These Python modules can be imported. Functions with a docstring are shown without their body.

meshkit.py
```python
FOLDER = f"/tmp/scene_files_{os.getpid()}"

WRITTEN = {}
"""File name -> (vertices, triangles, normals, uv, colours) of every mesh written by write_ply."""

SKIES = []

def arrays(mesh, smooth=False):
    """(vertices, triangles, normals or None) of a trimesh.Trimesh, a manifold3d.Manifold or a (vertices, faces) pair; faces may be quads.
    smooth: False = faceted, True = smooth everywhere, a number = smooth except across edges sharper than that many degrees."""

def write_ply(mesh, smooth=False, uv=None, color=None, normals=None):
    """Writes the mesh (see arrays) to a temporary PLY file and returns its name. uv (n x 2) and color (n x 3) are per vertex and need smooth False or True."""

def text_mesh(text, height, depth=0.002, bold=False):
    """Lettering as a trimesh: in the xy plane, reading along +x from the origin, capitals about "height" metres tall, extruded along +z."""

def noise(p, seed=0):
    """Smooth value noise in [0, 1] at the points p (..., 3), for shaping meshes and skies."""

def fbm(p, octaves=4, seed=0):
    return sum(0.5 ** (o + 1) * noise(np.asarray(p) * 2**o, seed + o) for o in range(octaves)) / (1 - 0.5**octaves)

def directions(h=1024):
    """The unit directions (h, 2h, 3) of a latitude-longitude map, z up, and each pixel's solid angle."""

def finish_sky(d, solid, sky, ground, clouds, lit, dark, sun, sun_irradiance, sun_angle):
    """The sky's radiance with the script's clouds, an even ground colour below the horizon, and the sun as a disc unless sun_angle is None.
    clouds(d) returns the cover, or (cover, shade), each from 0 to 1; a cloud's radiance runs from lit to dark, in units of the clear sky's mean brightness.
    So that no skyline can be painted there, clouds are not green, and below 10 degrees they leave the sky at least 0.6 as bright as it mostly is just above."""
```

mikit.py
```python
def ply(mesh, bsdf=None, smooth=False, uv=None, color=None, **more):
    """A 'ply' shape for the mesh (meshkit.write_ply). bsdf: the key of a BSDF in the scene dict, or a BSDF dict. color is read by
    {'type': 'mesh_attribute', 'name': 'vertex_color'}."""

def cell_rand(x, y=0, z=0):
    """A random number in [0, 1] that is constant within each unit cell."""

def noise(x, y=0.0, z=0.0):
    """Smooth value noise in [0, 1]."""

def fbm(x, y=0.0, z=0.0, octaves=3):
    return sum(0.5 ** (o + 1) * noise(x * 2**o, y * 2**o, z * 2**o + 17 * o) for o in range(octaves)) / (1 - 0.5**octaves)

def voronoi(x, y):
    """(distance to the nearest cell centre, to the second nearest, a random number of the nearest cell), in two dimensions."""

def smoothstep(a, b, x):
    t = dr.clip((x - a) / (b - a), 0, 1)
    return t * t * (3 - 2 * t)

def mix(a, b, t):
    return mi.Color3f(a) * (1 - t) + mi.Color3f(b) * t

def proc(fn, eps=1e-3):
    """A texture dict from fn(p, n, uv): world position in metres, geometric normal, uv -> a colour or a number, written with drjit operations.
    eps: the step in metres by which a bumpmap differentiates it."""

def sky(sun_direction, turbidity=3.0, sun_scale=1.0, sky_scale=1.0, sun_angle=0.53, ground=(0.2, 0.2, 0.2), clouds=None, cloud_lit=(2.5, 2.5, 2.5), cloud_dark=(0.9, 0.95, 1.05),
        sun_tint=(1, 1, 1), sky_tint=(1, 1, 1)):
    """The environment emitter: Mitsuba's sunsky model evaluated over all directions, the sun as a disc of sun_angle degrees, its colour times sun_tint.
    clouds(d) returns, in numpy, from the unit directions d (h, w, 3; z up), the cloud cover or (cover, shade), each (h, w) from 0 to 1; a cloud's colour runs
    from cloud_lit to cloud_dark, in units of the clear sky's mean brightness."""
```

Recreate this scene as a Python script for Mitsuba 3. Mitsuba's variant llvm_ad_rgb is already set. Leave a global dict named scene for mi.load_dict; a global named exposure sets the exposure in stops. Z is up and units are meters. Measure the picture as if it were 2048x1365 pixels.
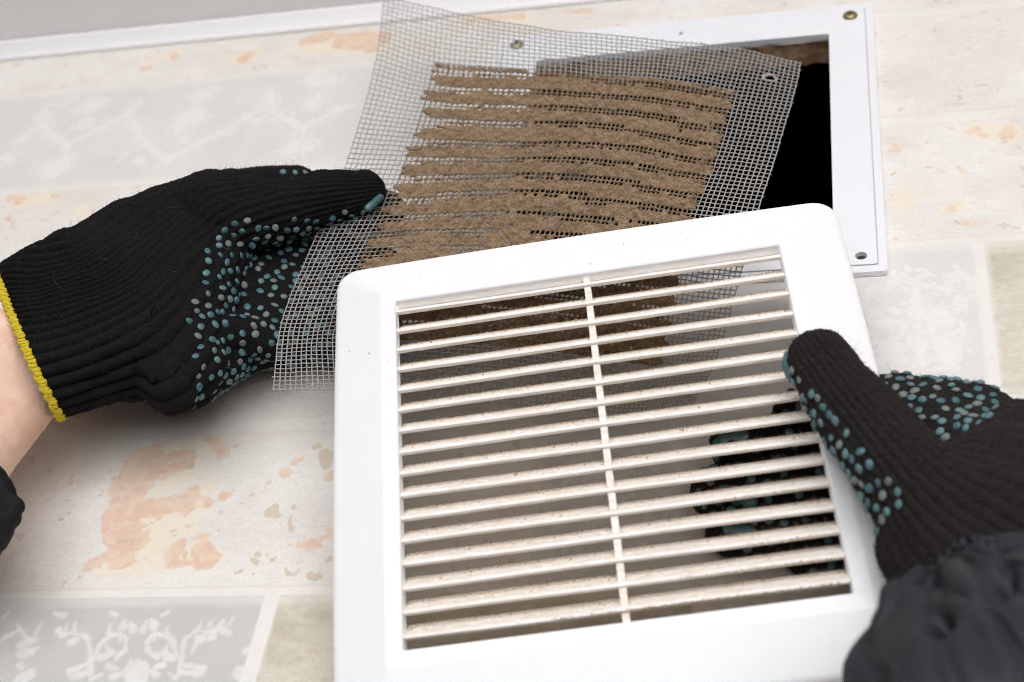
import math, random
import numpy as np, trimesh, mitsuba as mi, mikit, meshkit
import drjit as dr
import manifold3d as m3
from scipy.interpolate import RBFInterpolator
from scipy.spatial import cKDTree
from shapely.geometry import Polygon, box as sbox
from mikit import proc, noise, fbm, voronoi, cell_rand, smoothstep, mix

T = mi.ScalarTransform4f
random.seed(5)
rng = np.random.default_rng(5)
scene, labels = {}, {}

# ---------------------------------------------------------------- camera, lamps, exposure
EYE = np.array((0.07865, -0.38667, 1.77836))
AIM = np.array((-0.14538, 0.28133, 2.48801))
UP = [0.04996, -0.71932, 0.69288]
scene['camera'] = {'type': 'thinlens', 'fov': 35.489, 'fov_axis': 'x', 'near_clip': 0.02, 'far_clip': 50.0,
                   'aperture_radius': 0.0024, 'focus_distance': 0.552,
                   'to_world': T().look_at(origin=EYE.tolist(), target=AIM.tolist(), up=UP)}
exposure = 0.05


def softbox(key, pos, target, size, power):
    scene[key] = {'type': 'rectangle', 'to_world': T().look_at(origin=pos, target=target, up=[0, 0, 1]) @ T().scale([size[0] / 2, size[1] / 2, 1]),
                  'bsdf': {'type': 'diffuse', 'reflectance': {'type': 'rgb', 'value': 0.1}},
                  'emitter': {'type': 'area', 'radiance': {'type': 'rgb', 'value': power}}}


softbox('softbox_lamp', [0.30, -1.75, 1.58], [0.0, 0, 2.1], (2.3, 1.3), [3.05, 3.02, 3.02])
softbox('softbox_lamp_001', [0.05, -1.1, 2.24], [0.0, 0, 2.12], (1.5, 0.34), [4.1, 4.06, 4.1])
labels['softbox_lamp'] = {'label': 'very large soft lamp standing in the room and facing the wall', 'category': 'lamp'}
labels['softbox_lamp_001'] = {'label': 'narrow soft lamp hung just under the ceiling', 'category': 'lamp'}

# ---------------------------------------------------------------- helpers


def rgb(*c):
    return {'type': 'rgb', 'value': list(c)}


def mat(key, base, rough=0.6, spec=0.5, bump=None, scale=None, eps=2e-4, **more):
    b = {'type': 'principled', 'base_color': base if isinstance(base, dict) else rgb(*base), 'roughness': rough, 'specular': spec, **more}
    if bump is not None:
        b = {'type': 'bumpmap', 'arbitrary': proc(bump, eps), 'scale': 1.0, 'bsdf': b}
    scene[key] = {'type': 'twosided', 'bsdf': b}
    return key


def numbered(name):
    if name not in used:
        used.add(name)
        return name
    k = 1
    while f'{name}_{k:03d}' in used:
        k += 1
    used.add(f'{name}_{k:03d}')
    return f'{name}_{k:03d}'


used = set()


def put(name, mesh, bsdf, parent=None, smooth=30, **kw):
    key = numbered((parent + '__' if parent else '') + name)
    scene[key] = mikit.ply(mesh, bsdf, smooth=smooth, **kw)
    return key


def tag(key, label=None, category=None, group=None, kind=None):
    d = labels.setdefault(key, {})
    for k, v in (('label', label), ('category', category), ('group', group), ('kind', kind)):
        if v:
            d[k] = v
    return key


def box(lo, hi):
    lo, hi = np.array(lo, float), np.array(hi, float)
    b = trimesh.creation.box(hi - lo)
    b.apply_translation((lo + hi) / 2)
    return b


def cat(ms):
    return trimesh.util.concatenate(ms)


def tubes(lines, r, sides=5):
    """many polylines (each n x 3) -> one (v, f); r a number or per-line"""
    V, Fc, base = [], [], 0
    a = np.arange(sides) * 2 * np.pi / sides
    for li, L in enumerate(lines):
        L = np.asarray(L, float)
        n = len(L)
        t = np.gradient(L, axis=0)
        t /= np.linalg.norm(t, axis=1, keepdims=True) + 1e-12
        ref = np.array([0.123, 0.9, 0.41])
        u = np.cross(t, ref)
        u /= np.linalg.norm(u, axis=1, keepdims=True) + 1e-12
        w = np.cross(t, u)
        rr = r[li] if isinstance(r, (list, np.ndarray)) else r
        rr = np.broadcast_to(rr, (n,))
        P = L[:, None] + rr[:, None, None] * (np.cos(a)[None, :, None] * u[:, None] + np.sin(a)[None, :, None] * w[:, None])
        V.append(P.reshape(-1, 3))
        i, j = np.meshgrid(np.arange(n - 1), np.arange(sides), indexing='ij')
        q = np.stack([i * sides + j, i * sides + (j + 1) % sides, (i + 1) * sides + (j + 1) % sides, (i + 1) * sides + j], -1).reshape(-1, 4)
        Fc.append(q + base)
        base += n * sides
    V, q = np.vstack(V), np.vstack(Fc)
    return V, np.vstack([q[:, [0, 1, 2]], q[:, [0, 2, 3]]])


def smin(a, b):
    return dr.minimum(a, b)


def seg(x, z, x0, z0, x1, z1, r0, r1):
    """distance to a tapered stroke of the printed ornament"""
    dx, dz = x1 - x0, z1 - z0
    L = max(dx * dx + dz * dz, 1e-12)
    h = dr.clip(((x - x0) * dx + (z - z0) * dz) / L, 0, 1)
    return dr.sqrt(dr.square(x - x0 - h * dx) + dr.square(z - z0 - h * dz)) - (r0 + (r1 - r0) * h)


def strokes(x, z, items):
    d = mi.Float(1.0)
    for s in items:
        d = dr.minimum(d, seg(x, z, *s))
    return d


# ---------------------------------------------------------------- the wall and its printed paper
ZW = 2.30          # height of the vent's middle
ROW0, ROWH = 2.0762, 0.0757
BRANCH = [(-0.3101, 2.3397, -0.2979, 2.3523, 0.0014, 0.0022), (-0.3024, 2.3646, -0.2968, 2.3507, 0.0026, 0.0024), (-0.3020, 2.3675, -0.2996, 2.3701, 0.0012, 0.0003), (-0.2968, 2.3507, -0.2782, 2.3343, 0.0022, 0.0017), (-0.2790, 2.3364, -0.2568, 2.3554, 0.0018, 0.0022), (-0.2564, 2.3567, -0.2417, 2.3337, 0.0022, 0.0019), (-0.2573, 2.3569, -0.2534, 2.3650, 0.0022, 0.0009), (-0.2417, 2.3337, -0.2262, 2.3183, 0.0018, 0.0022), (-0.2258, 2.3169, -0.1988, 2.3390, 0.0021, 0.0019), (-0.1988, 2.3390, -0.1888, 2.3516, 0.0016, 0.0020), (-0.1876, 2.3642, -0.1839, 2.3495, 0.0018, 0.0020), (-0.1839, 2.3495, -0.1640, 2.3317, 0.0023, 0.0017), (-0.1643, 2.3331, -0.1468, 2.3471, 0.0018, 0.0018), (-0.2802, 2.3345, -0.2756, 2.3243, 0.0017, 0.0013), (-0.2790, 2.3657, -0.2789, 2.3657, 0.0065, 0.0065), (-0.2736, 2.3694, -0.2735, 2.3693, 0.0039, 0.0039), (-0.2757, 2.3508, -0.2756, 2.3508, 0.0047, 0.0047), (-0.2793, 2.3194, -0.2792, 2.3194, 0.0062, 0.0062), (-0.2797, 2.3154, -0.2796, 2.3154, 0.0049, 0.0049), (-0.2221, 2.3492, -0.2220, 2.3491, 0.0071, 0.0071), (-0.2255, 2.3426, -0.2255, 2.3426, 0.0042, 0.0042), (-0.2212, 2.3324, -0.2211, 2.3324, 0.0021, 0.0021), (-0.2215, 2.3663, -0.2215, 2.3663, 0.0051, 0.0051), (-0.2181, 2.3702, -0.2180, 2.3701, 0.0026, 0.0026), (-0.1661, 2.3712, -0.1660, 2.3712, 0.0067, 0.0067), (-0.1602, 2.3689, -0.1601, 2.3689, 0.0042, 0.0042), (-0.1635, 2.3522, -0.1634, 2.3522, 0.0049, 0.0049), (-0.1638, 2.3236, -0.1637, 2.3236, 0.0032, 0.0032), (-0.1665, 2.3174, -0.1665, 2.3174, 0.0040, 0.0040), (-0.1590, 2.3178, -0.1590, 2.3178, 0.0032, 0.0032), (-0.3081, 2.3297, -0.3080, 2.3297, 0.0038, 0.0038), (-0.2515, 2.3765, -0.2514, 2.3765, 0.0022, 0.0022), (-0.2902, 2.3732, -0.2901, 2.3732, 0.0022, 0.0022), (-0.2506, 2.3446, -0.2505, 2.3446, 0.0021, 0.0021), (-0.1890, 2.3419, -0.1889, 2.3418, 0.0029, 0.0029), (-0.2478, 2.3250, -0.2478, 2.3249, 0.0025, 0.0025), (-0.2386, 2.3185, -0.2385, 2.3184, 0.0029, 0.0029), (-0.3418, 2.3567, -0.3417, 2.3567, 0.0061, 0.0061), (-0.3482, 2.3489, -0.3050, 2.3266, 0.0021, 0.0017)]
SCROLL = [(-0.1713, 2.0531, -0.1741, 2.0595, 0.0007, 0.0008), (-0.1392, 2.0534, -0.1400, 2.0597, 0.0007, 0.0008), (-0.1741, 2.0595, -0.1772, 2.0618, 0.0009, 0.0009), (-0.1400, 2.0597, -0.1382, 2.0620, 0.0008, 0.0008), (-0.1772, 2.0618, -0.1810, 2.0625, 0.0009, 0.0005), (-0.1382, 2.0620, -0.1349, 2.0627, 0.0008, 0.0005), (-0.1810, 2.0625, -0.1836, 2.0615, 0.0006, 0.0014), (-0.1349, 2.0627, -0.1319, 2.0618, 0.0006, 0.0014), (-0.1834, 2.0641, -0.1839, 2.0658, 0.0008, 0.0003), (-0.1335, 2.0644, -0.1338, 2.0660, 0.0007, 0.0003), (-0.1794, 2.0621, -0.1808, 2.0661, 0.0008, 0.0003), (-0.1363, 2.0624, -0.1370, 2.0662, 0.0007, 0.0003), (-0.1791, 2.0589, -0.1779, 2.0605, 0.0015, 0.0007), (-0.1348, 2.0592, -0.1368, 2.0607, 0.0015, 0.0007), (-0.1864, 2.0629, -0.1834, 2.0619, 0.0014, 0.0009), (-0.1299, 2.0632, -0.1323, 2.0621, 0.0014, 0.0008), (-0.1701, 2.0505, -0.1693, 2.0575, 0.0006, 0.0008), (-0.1390, 2.0508, -0.1435, 2.0577, 0.0006, 0.0008), (-0.1693, 2.0575, -0.1670, 2.0610, 0.0008, 0.0010), (-0.1435, 2.0577, -0.1476, 2.0611, 0.0008, 0.0009), (-0.1670, 2.0610, -0.1637, 2.0616, 0.0009, 0.0009), (-0.1476, 2.0611, -0.1512, 2.0617, 0.0008, 0.0008), (-0.1637, 2.0616, -0.1610, 2.0594, 0.0007, 0.0007), (-0.1512, 2.0617, -0.1527, 2.0594, 0.0007, 0.0007), (-0.1610, 2.0594, -0.1598, 2.0549, 0.0007, 0.0007), (-0.1527, 2.0594, -0.1514, 2.0549, 0.0007, 0.0007), (-0.1598, 2.0549, -0.1618, 2.0524, 0.0008, 0.0013), (-0.1514, 2.0549, -0.1480, 2.0525, 0.0008, 0.0013), (-0.1678, 2.0617, -0.1692, 2.0650, 0.0009, 0.0003), (-0.1472, 2.0618, -0.1476, 2.0650, 0.0008, 0.0003), (-0.1639, 2.0613, -0.1628, 2.0587, 0.0006, 0.0003), (-0.1508, 2.0614, -0.1506, 2.0588, 0.0006, 0.0003), (-0.1682, 2.0524, -0.1645, 2.0536, 0.0014, 0.0014), (-0.1419, 2.0527, -0.1461, 2.0538, 0.0014, 0.0014), (-0.1645, 2.0536, -0.1668, 2.0568, 0.0013, 0.0003), (-0.1461, 2.0538, -0.1456, 2.0570, 0.0013, 0.0003), (-0.1655, 2.0530, -0.1672, 2.0511, 0.0016, 0.0005), (-0.1448, 2.0532, -0.1422, 2.0514, 0.0016, 0.0005), (-0.1691, 2.0468, -0.1713, 2.0531, 0.0014, 0.0007), (-0.1379, 2.0471, -0.1392, 2.0534, 0.0013, 0.0007), (-0.1762, 2.0474, -0.1713, 2.0499, 0.0013, 0.0009), (-0.1315, 2.0479, -0.1375, 2.0503, 0.0012, 0.0009), (-0.1744, 2.0455, -0.1702, 2.0468, 0.0016, 0.0012), (-0.1322, 2.0461, -0.1368, 2.0472, 0.0015, 0.0011), (-0.1553, 2.0498, -0.1558, 2.0523, 0.0018, 0.0004), (-0.1531, 2.0498, -0.1539, 2.0523, 0.0018, 0.0004), (-0.1558, 2.0479, -0.1530, 2.0479, 0.0018, 0.0018), (-0.1515, 2.0480, -0.1543, 2.0479, 0.0018, 0.0018), (-0.1606, 2.0486, -0.1636, 2.0492, 0.0010, 0.0013), (-0.1472, 2.0487, -0.1446, 2.0494, 0.0010, 0.0012), (-0.1601, 2.0455, -0.1577, 2.0467, 0.0015, 0.0007), (-0.1460, 2.0457, -0.1490, 2.0468, 0.0014, 0.0007), (-0.1635, 2.0646, -0.1632, 2.0672, 0.0021, 0.0004), (-0.1530, 2.0646, -0.1547, 2.0672, 0.0021, 0.0004), (-0.1561, 2.0632, -0.1560, 2.0664, 0.0016, 0.0004), (-0.1596, 2.0631, -0.1615, 2.0664, 0.0016, 0.0004), (-0.1678, 2.0686, -0.1700, 2.0699, 0.0009, 0.0005), (-0.1510, 2.0686, -0.1495, 2.0699, 0.0009, 0.0005), (-0.1539, 2.0455, -0.1531, 2.0430, 0.0031, 0.0026), (-0.1521, 2.0455, -0.1515, 2.0430, 0.0031, 0.0026), (-0.1673, 2.0449, -0.1645, 2.0467, 0.0010, 0.0004), (-0.1387, 2.0453, -0.1424, 2.0470, 0.0010, 0.0004), (-0.2046, 2.0604, -0.2002, 2.0630, 0.0013, 0.0006), (-0.2002, 2.0630, -0.2021, 2.0664, 0.0008, 0.0004), (-0.2002, 2.0630, -0.1960, 2.0597, 0.0008, 0.0013), (-0.1961, 2.0584, -0.1933, 2.0590, 0.0022, 0.0013), (-0.1943, 2.0616, -0.1935, 2.0659, 0.0009, 0.0004), (-0.1955, 2.0539, -0.1928, 2.0545, 0.0021, 0.0016), (-0.1950, 2.0494, -0.1942, 2.0488, 0.0016, 0.0011), (-0.1900, 2.0456, -0.1925, 2.0443, 0.0021, 0.0021), (-0.1931, 2.0551, -0.1906, 2.0564, 0.0011, 0.0004), (-0.1859, 2.0695, -0.1897, 2.0702, 0.0013, 0.0008), (-0.2074, 2.0691, -0.2066, 2.0718, 0.0009, 0.0005), (-0.1363, 2.0541, -0.1357, 2.0597, 0.0005, 0.0007), (-0.1357, 2.0597, -0.1315, 2.0629, 0.0007, 0.0007), (-0.1315, 2.0629, -0.1299, 2.0654, 0.0007, 0.0009), (-0.1323, 2.0597, -0.1309, 2.0597, 0.0013, 0.0007), (-0.1286, 2.0629, -0.1260, 2.0615, 0.0013, 0.0008), (-0.1268, 2.0644, -0.1269, 2.0667, 0.0005, 0.0002), (-0.1185, 2.0478, -0.1184, 2.0453, 0.0015, 0.0020), (-0.1167, 2.0558, -0.1186, 2.0545, 0.0008, 0.0010)]
FLEUR = [(0.0917, 2.2052, 0.0911, 2.1939, 0.0014, 0.0031), (0.0911, 2.1939, 0.0916, 2.1895, 0.0033, 0.0008), (0.0911, 2.2098, 0.0876, 2.2136, 0.0012, 0.0006), (0.0911, 2.2098, 0.0958, 2.2129, 0.0012, 0.0006), (0.0918, 2.2074, 0.0851, 2.2092, 0.0011, 0.0011), (0.0918, 2.2074, 0.0991, 2.2057, 0.0011, 0.0014), (0.0851, 2.2092, 0.0804, 2.2050, 0.0011, 0.0008), (0.0991, 2.2057, 0.1041, 2.2030, 0.0014, 0.0006), (0.1032, 2.2111, 0.1070, 2.2130, 0.0009, 0.0011), (0.1070, 2.2130, 0.1101, 2.2093, 0.0011, 0.0011), (0.1101, 2.2093, 0.1093, 2.2037, 0.0011, 0.0008), (0.1044, 2.2075, 0.1032, 2.2111, 0.0009, 0.0009), (0.0743, 2.2020, 0.0774, 2.2041, 0.0012, 0.0008), (0.0823, 2.1946, 0.0852, 2.1933, 0.0020, 0.0015), (0.0983, 2.1928, 0.1012, 2.1920, 0.0020, 0.0015), (0.1042, 2.1929, 0.1073, 2.1960, 0.0012, 0.0008), (0.0763, 2.1929, 0.0801, 2.1948, 0.0018, 0.0009), (0.0784, 2.1883, 0.0835, 2.1890, 0.0021, 0.0014), (0.0835, 2.1890, 0.0864, 2.1866, 0.0012, 0.0011), (0.0864, 2.1866, 0.0862, 2.1822, 0.0011, 0.0009), (0.0862, 2.1822, 0.0825, 2.1803, 0.0010, 0.0012), (0.0966, 2.1880, 0.1017, 2.1876, 0.0012, 0.0021), (0.0961, 2.1858, 0.0956, 2.1826, 0.0010, 0.0010), (0.0956, 2.1826, 0.0997, 2.1791, 0.0010, 0.0012), (0.1012, 2.1811, 0.1057, 2.1840, 0.0013, 0.0007), (0.0916, 2.1829, 0.0917, 2.1775, 0.0007, 0.0022), (0.0917, 2.1775, 0.0914, 2.1723, 0.0025, 0.0010), (0.0823, 2.1771, 0.0842, 2.1696, 0.0033, 0.0022), (0.0794, 2.1763, 0.0792, 2.1710, 0.0016, 0.0007), (0.0988, 2.1760, 0.0997, 2.1686, 0.0032, 0.0022), (0.1036, 2.1735, 0.1012, 2.1695, 0.0016, 0.0009), (0.0906, 2.1702, 0.0919, 2.1680, 0.0018, 0.0018), (-0.0144, 2.1244, -0.0157, 2.1209, 0.0008, 0.0007), (-0.0157, 2.1209, -0.0194, 2.1202, 0.0008, 0.0007), (-0.0194, 2.1202, -0.0225, 2.1229, 0.0008, 0.0007), (-0.0225, 2.1229, -0.0228, 2.1269, 0.0008, 0.0007), (-0.0228, 2.1269, -0.0200, 2.1291, 0.0008, 0.0007), (-0.0007, 2.1249, 0.0012, 2.1213, 0.0008, 0.0007), (0.0012, 2.1213, 0.0049, 2.1203, 0.0008, 0.0007), (0.0049, 2.1203, 0.0076, 2.1227, 0.0008, 0.0007), (0.0076, 2.1227, 0.0072, 2.1267, 0.0008, 0.0007), (0.0072, 2.1267, 0.0040, 2.1292, 0.0008, 0.0007), (-0.0123, 2.1021, -0.0136, 2.0988, 0.0008, 0.0007), (-0.0136, 2.0988, -0.0172, 2.0981, 0.0008, 0.0007), (-0.0172, 2.0981, -0.0202, 2.1006, 0.0008, 0.0007), (-0.0202, 2.1006, -0.0205, 2.1044, 0.0008, 0.0007), (-0.0205, 2.1044, -0.0177, 2.1065, 0.0008, 0.0007), (0.0025, 2.1026, 0.0043, 2.0993, 0.0008, 0.0007), (0.0043, 2.0993, 0.0079, 2.0984, 0.0008, 0.0007), (0.0079, 2.0984, 0.0105, 2.1007, 0.0008, 0.0007), (0.0105, 2.1007, 0.0102, 2.1044, 0.0008, 0.0007), (0.0102, 2.1044, 0.0071, 2.1067, 0.0008, 0.0007), (-0.0078, 2.1329, -0.0072, 2.1263, 0.0020, 0.0007), (-0.0239, 2.1183, -0.0154, 2.1158, 0.0013, 0.0020), (0.0026, 2.1151, 0.0106, 2.1169, 0.0019, 0.0013), (-0.0061, 2.1123, -0.0056, 2.1060, 0.0026, 0.0010), (-0.0133, 2.1104, -0.0082, 2.1081, 0.0016, 0.0016), (-0.0017, 2.1079, 0.0030, 2.1098, 0.0016, 0.0016), (-0.0267, 2.1282, -0.0238, 2.1325, 0.0010, 0.0017), (-0.0047, 2.0948, -0.0009, 2.0967, 0.0022, 0.0016), (0.0132, 2.0993, 0.0178, 2.1011, 0.0019, 0.0016)]
CURL = [(-0.0198, 2.1015, -0.0198, 2.1037, 0.0005, 0.0004), (-0.0198, 2.1037, -0.0181, 2.1050, 0.0005, 0.0004), (-0.0181, 2.1050, -0.0159, 2.1043, 0.0005, 0.0004), (-0.0159, 2.1043, -0.0148, 2.1022, 0.0005, 0.0004), (-0.0148, 2.1022, -0.0155, 2.1002, 0.0005, 0.0004), (-0.0155, 2.1002, -0.0176, 2.0997, 0.0005, 0.0004), (-0.0013, 2.1146, -0.0018, 2.1131, 0.0005, 0.0004), (-0.0018, 2.1131, -0.0033, 2.1128, 0.0005, 0.0004), (-0.0033, 2.1128, -0.0047, 2.1138, 0.0005, 0.0004), (-0.0047, 2.1138, -0.0050, 2.1154, 0.0005, 0.0004), (-0.0050, 2.1154, -0.0040, 2.1165, 0.0005, 0.0004), (-0.0040, 2.1165, -0.0024, 2.1163, 0.0005, 0.0004), (0.0081, 2.1093, 0.0100, 2.1069, 0.0007, 0.0006), (0.0100, 2.1069, 0.0100, 2.1040, 0.0007, 0.0006), (0.0100, 2.1040, 0.0080, 2.1022, 0.0007, 0.0006), (0.0080, 2.1022, 0.0052, 2.1024, 0.0007, 0.0006), (0.0052, 2.1024, 0.0030, 2.1045, 0.0007, 0.0006), (0.0030, 2.1045, 0.0028, 2.1074, 0.0007, 0.0006), (0.0010, 2.1237, -0.0006, 2.1235, 0.0006, 0.0005), (-0.0006, 2.1235, -0.0020, 2.1246, 0.0006, 0.0005), (-0.0020, 2.1246, -0.0023, 2.1264, 0.0006, 0.0005), (-0.0023, 2.1264, -0.0014, 2.1277, 0.0006, 0.0005), (-0.0014, 2.1277, 0.0002, 2.1279, 0.0006, 0.0005), (0.0002, 2.1279, 0.0016, 2.1268, 0.0006, 0.0005), (0.0059, 2.1246, 0.0063, 2.1268, 0.0007, 0.0006), (0.0063, 2.1268, 0.0079, 2.1282, 0.0007, 0.0006), (0.0079, 2.1282, 0.0101, 2.1284, 0.0007, 0.0006), (0.0101, 2.1284, 0.0121, 2.1273, 0.0007, 0.0006), (0.0121, 2.1273, 0.0133, 2.1252, 0.0007, 0.0006), (0.0133, 2.1252, 0.0133, 2.1229, 0.0007, 0.0006), (-0.0127, 2.1086, -0.0141, 2.1101, 0.0004, 0.0004), (-0.0141, 2.1101, -0.0145, 2.1120, 0.0004, 0.0004), (-0.0145, 2.1120, -0.0138, 2.1137, 0.0004, 0.0004), (-0.0138, 2.1137, -0.0122, 2.1146, 0.0004, 0.0004), (-0.0122, 2.1146, -0.0103, 2.1142, 0.0004, 0.0004), (-0.0103, 2.1142, -0.0088, 2.1128, 0.0004, 0.0004), (-0.0216, 2.0914, -0.0210, 2.0926, 0.0004, 0.0004), (-0.0210, 2.0926, -0.0198, 2.0933, 0.0004, 0.0004), (-0.0198, 2.0933, -0.0184, 2.0933, 0.0004, 0.0004), (-0.0184, 2.0933, -0.0170, 2.0927, 0.0004, 0.0004), (-0.0170, 2.0927, -0.0160, 2.0916, 0.0004, 0.0004), (-0.0160, 2.0916, -0.0156, 2.0902, 0.0004, 0.0004), (0.0165, 2.1073, 0.0141, 2.1068, 0.0006, 0.0005), (0.0141, 2.1068, 0.0117, 2.1077, 0.0006, 0.0005), (0.0117, 2.1077, 0.0101, 2.1098, 0.0006, 0.0005), (0.0101, 2.1098, 0.0098, 2.1124, 0.0006, 0.0005), (0.0098, 2.1124, 0.0110, 2.1146, 0.0006, 0.0005), (0.0110, 2.1146, 0.0131, 2.1157, 0.0006, 0.0005), (0.0168, 2.0934, 0.0147, 2.0946, 0.0007, 0.0006), (0.0147, 2.0946, 0.0137, 2.0969, 0.0007, 0.0006), (0.0137, 2.0969, 0.0142, 2.0992, 0.0007, 0.0006), (0.0142, 2.0992, 0.0161, 2.1006, 0.0007, 0.0006), (0.0161, 2.1006, 0.0184, 2.1004, 0.0007, 0.0006), (0.0184, 2.1004, 0.0203, 2.0987, 0.0007, 0.0006), (-0.0177, 2.1350, -0.0178, 2.1290, 0.0010, 0.0005), (-0.0181, 2.1223, -0.0111, 2.1232, 0.0006, 0.0014), (-0.0249, 2.1200, -0.0213, 2.1224, 0.0005, 0.0009), (-0.0307, 2.1203, -0.0241, 2.1126, 0.0004, 0.0004), (-0.0260, 2.1014, -0.0201, 2.1044, 0.0006, 0.0010), (-0.0135, 2.1010, -0.0090, 2.1056, 0.0007, 0.0015), (-0.0076, 2.1040, -0.0029, 2.1078, 0.0010, 0.0016), (0.0076, 2.0973, 0.0106, 2.0972, 0.0020, 0.0016), (0.0029, 2.0951, 0.0054, 2.0943, 0.0008, 0.0006), (-0.0222, 2.0836, -0.0166, 2.0827, 0.0005, 0.0010), (-0.0155, 2.0834, -0.0115, 2.0856, 0.0006, 0.0010), (-0.0017, 2.1334, 0.0017, 2.1298, 0.0010, 0.0006), (0.0076, 2.1381, 0.0116, 2.1345, 0.0013, 0.0019), (0.0036, 2.1028, 0.0020, 2.0998, 0.0005, 0.0009), (0.0090, 2.1146, 0.0126, 2.1161, 0.0010, 0.0015)]
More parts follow.
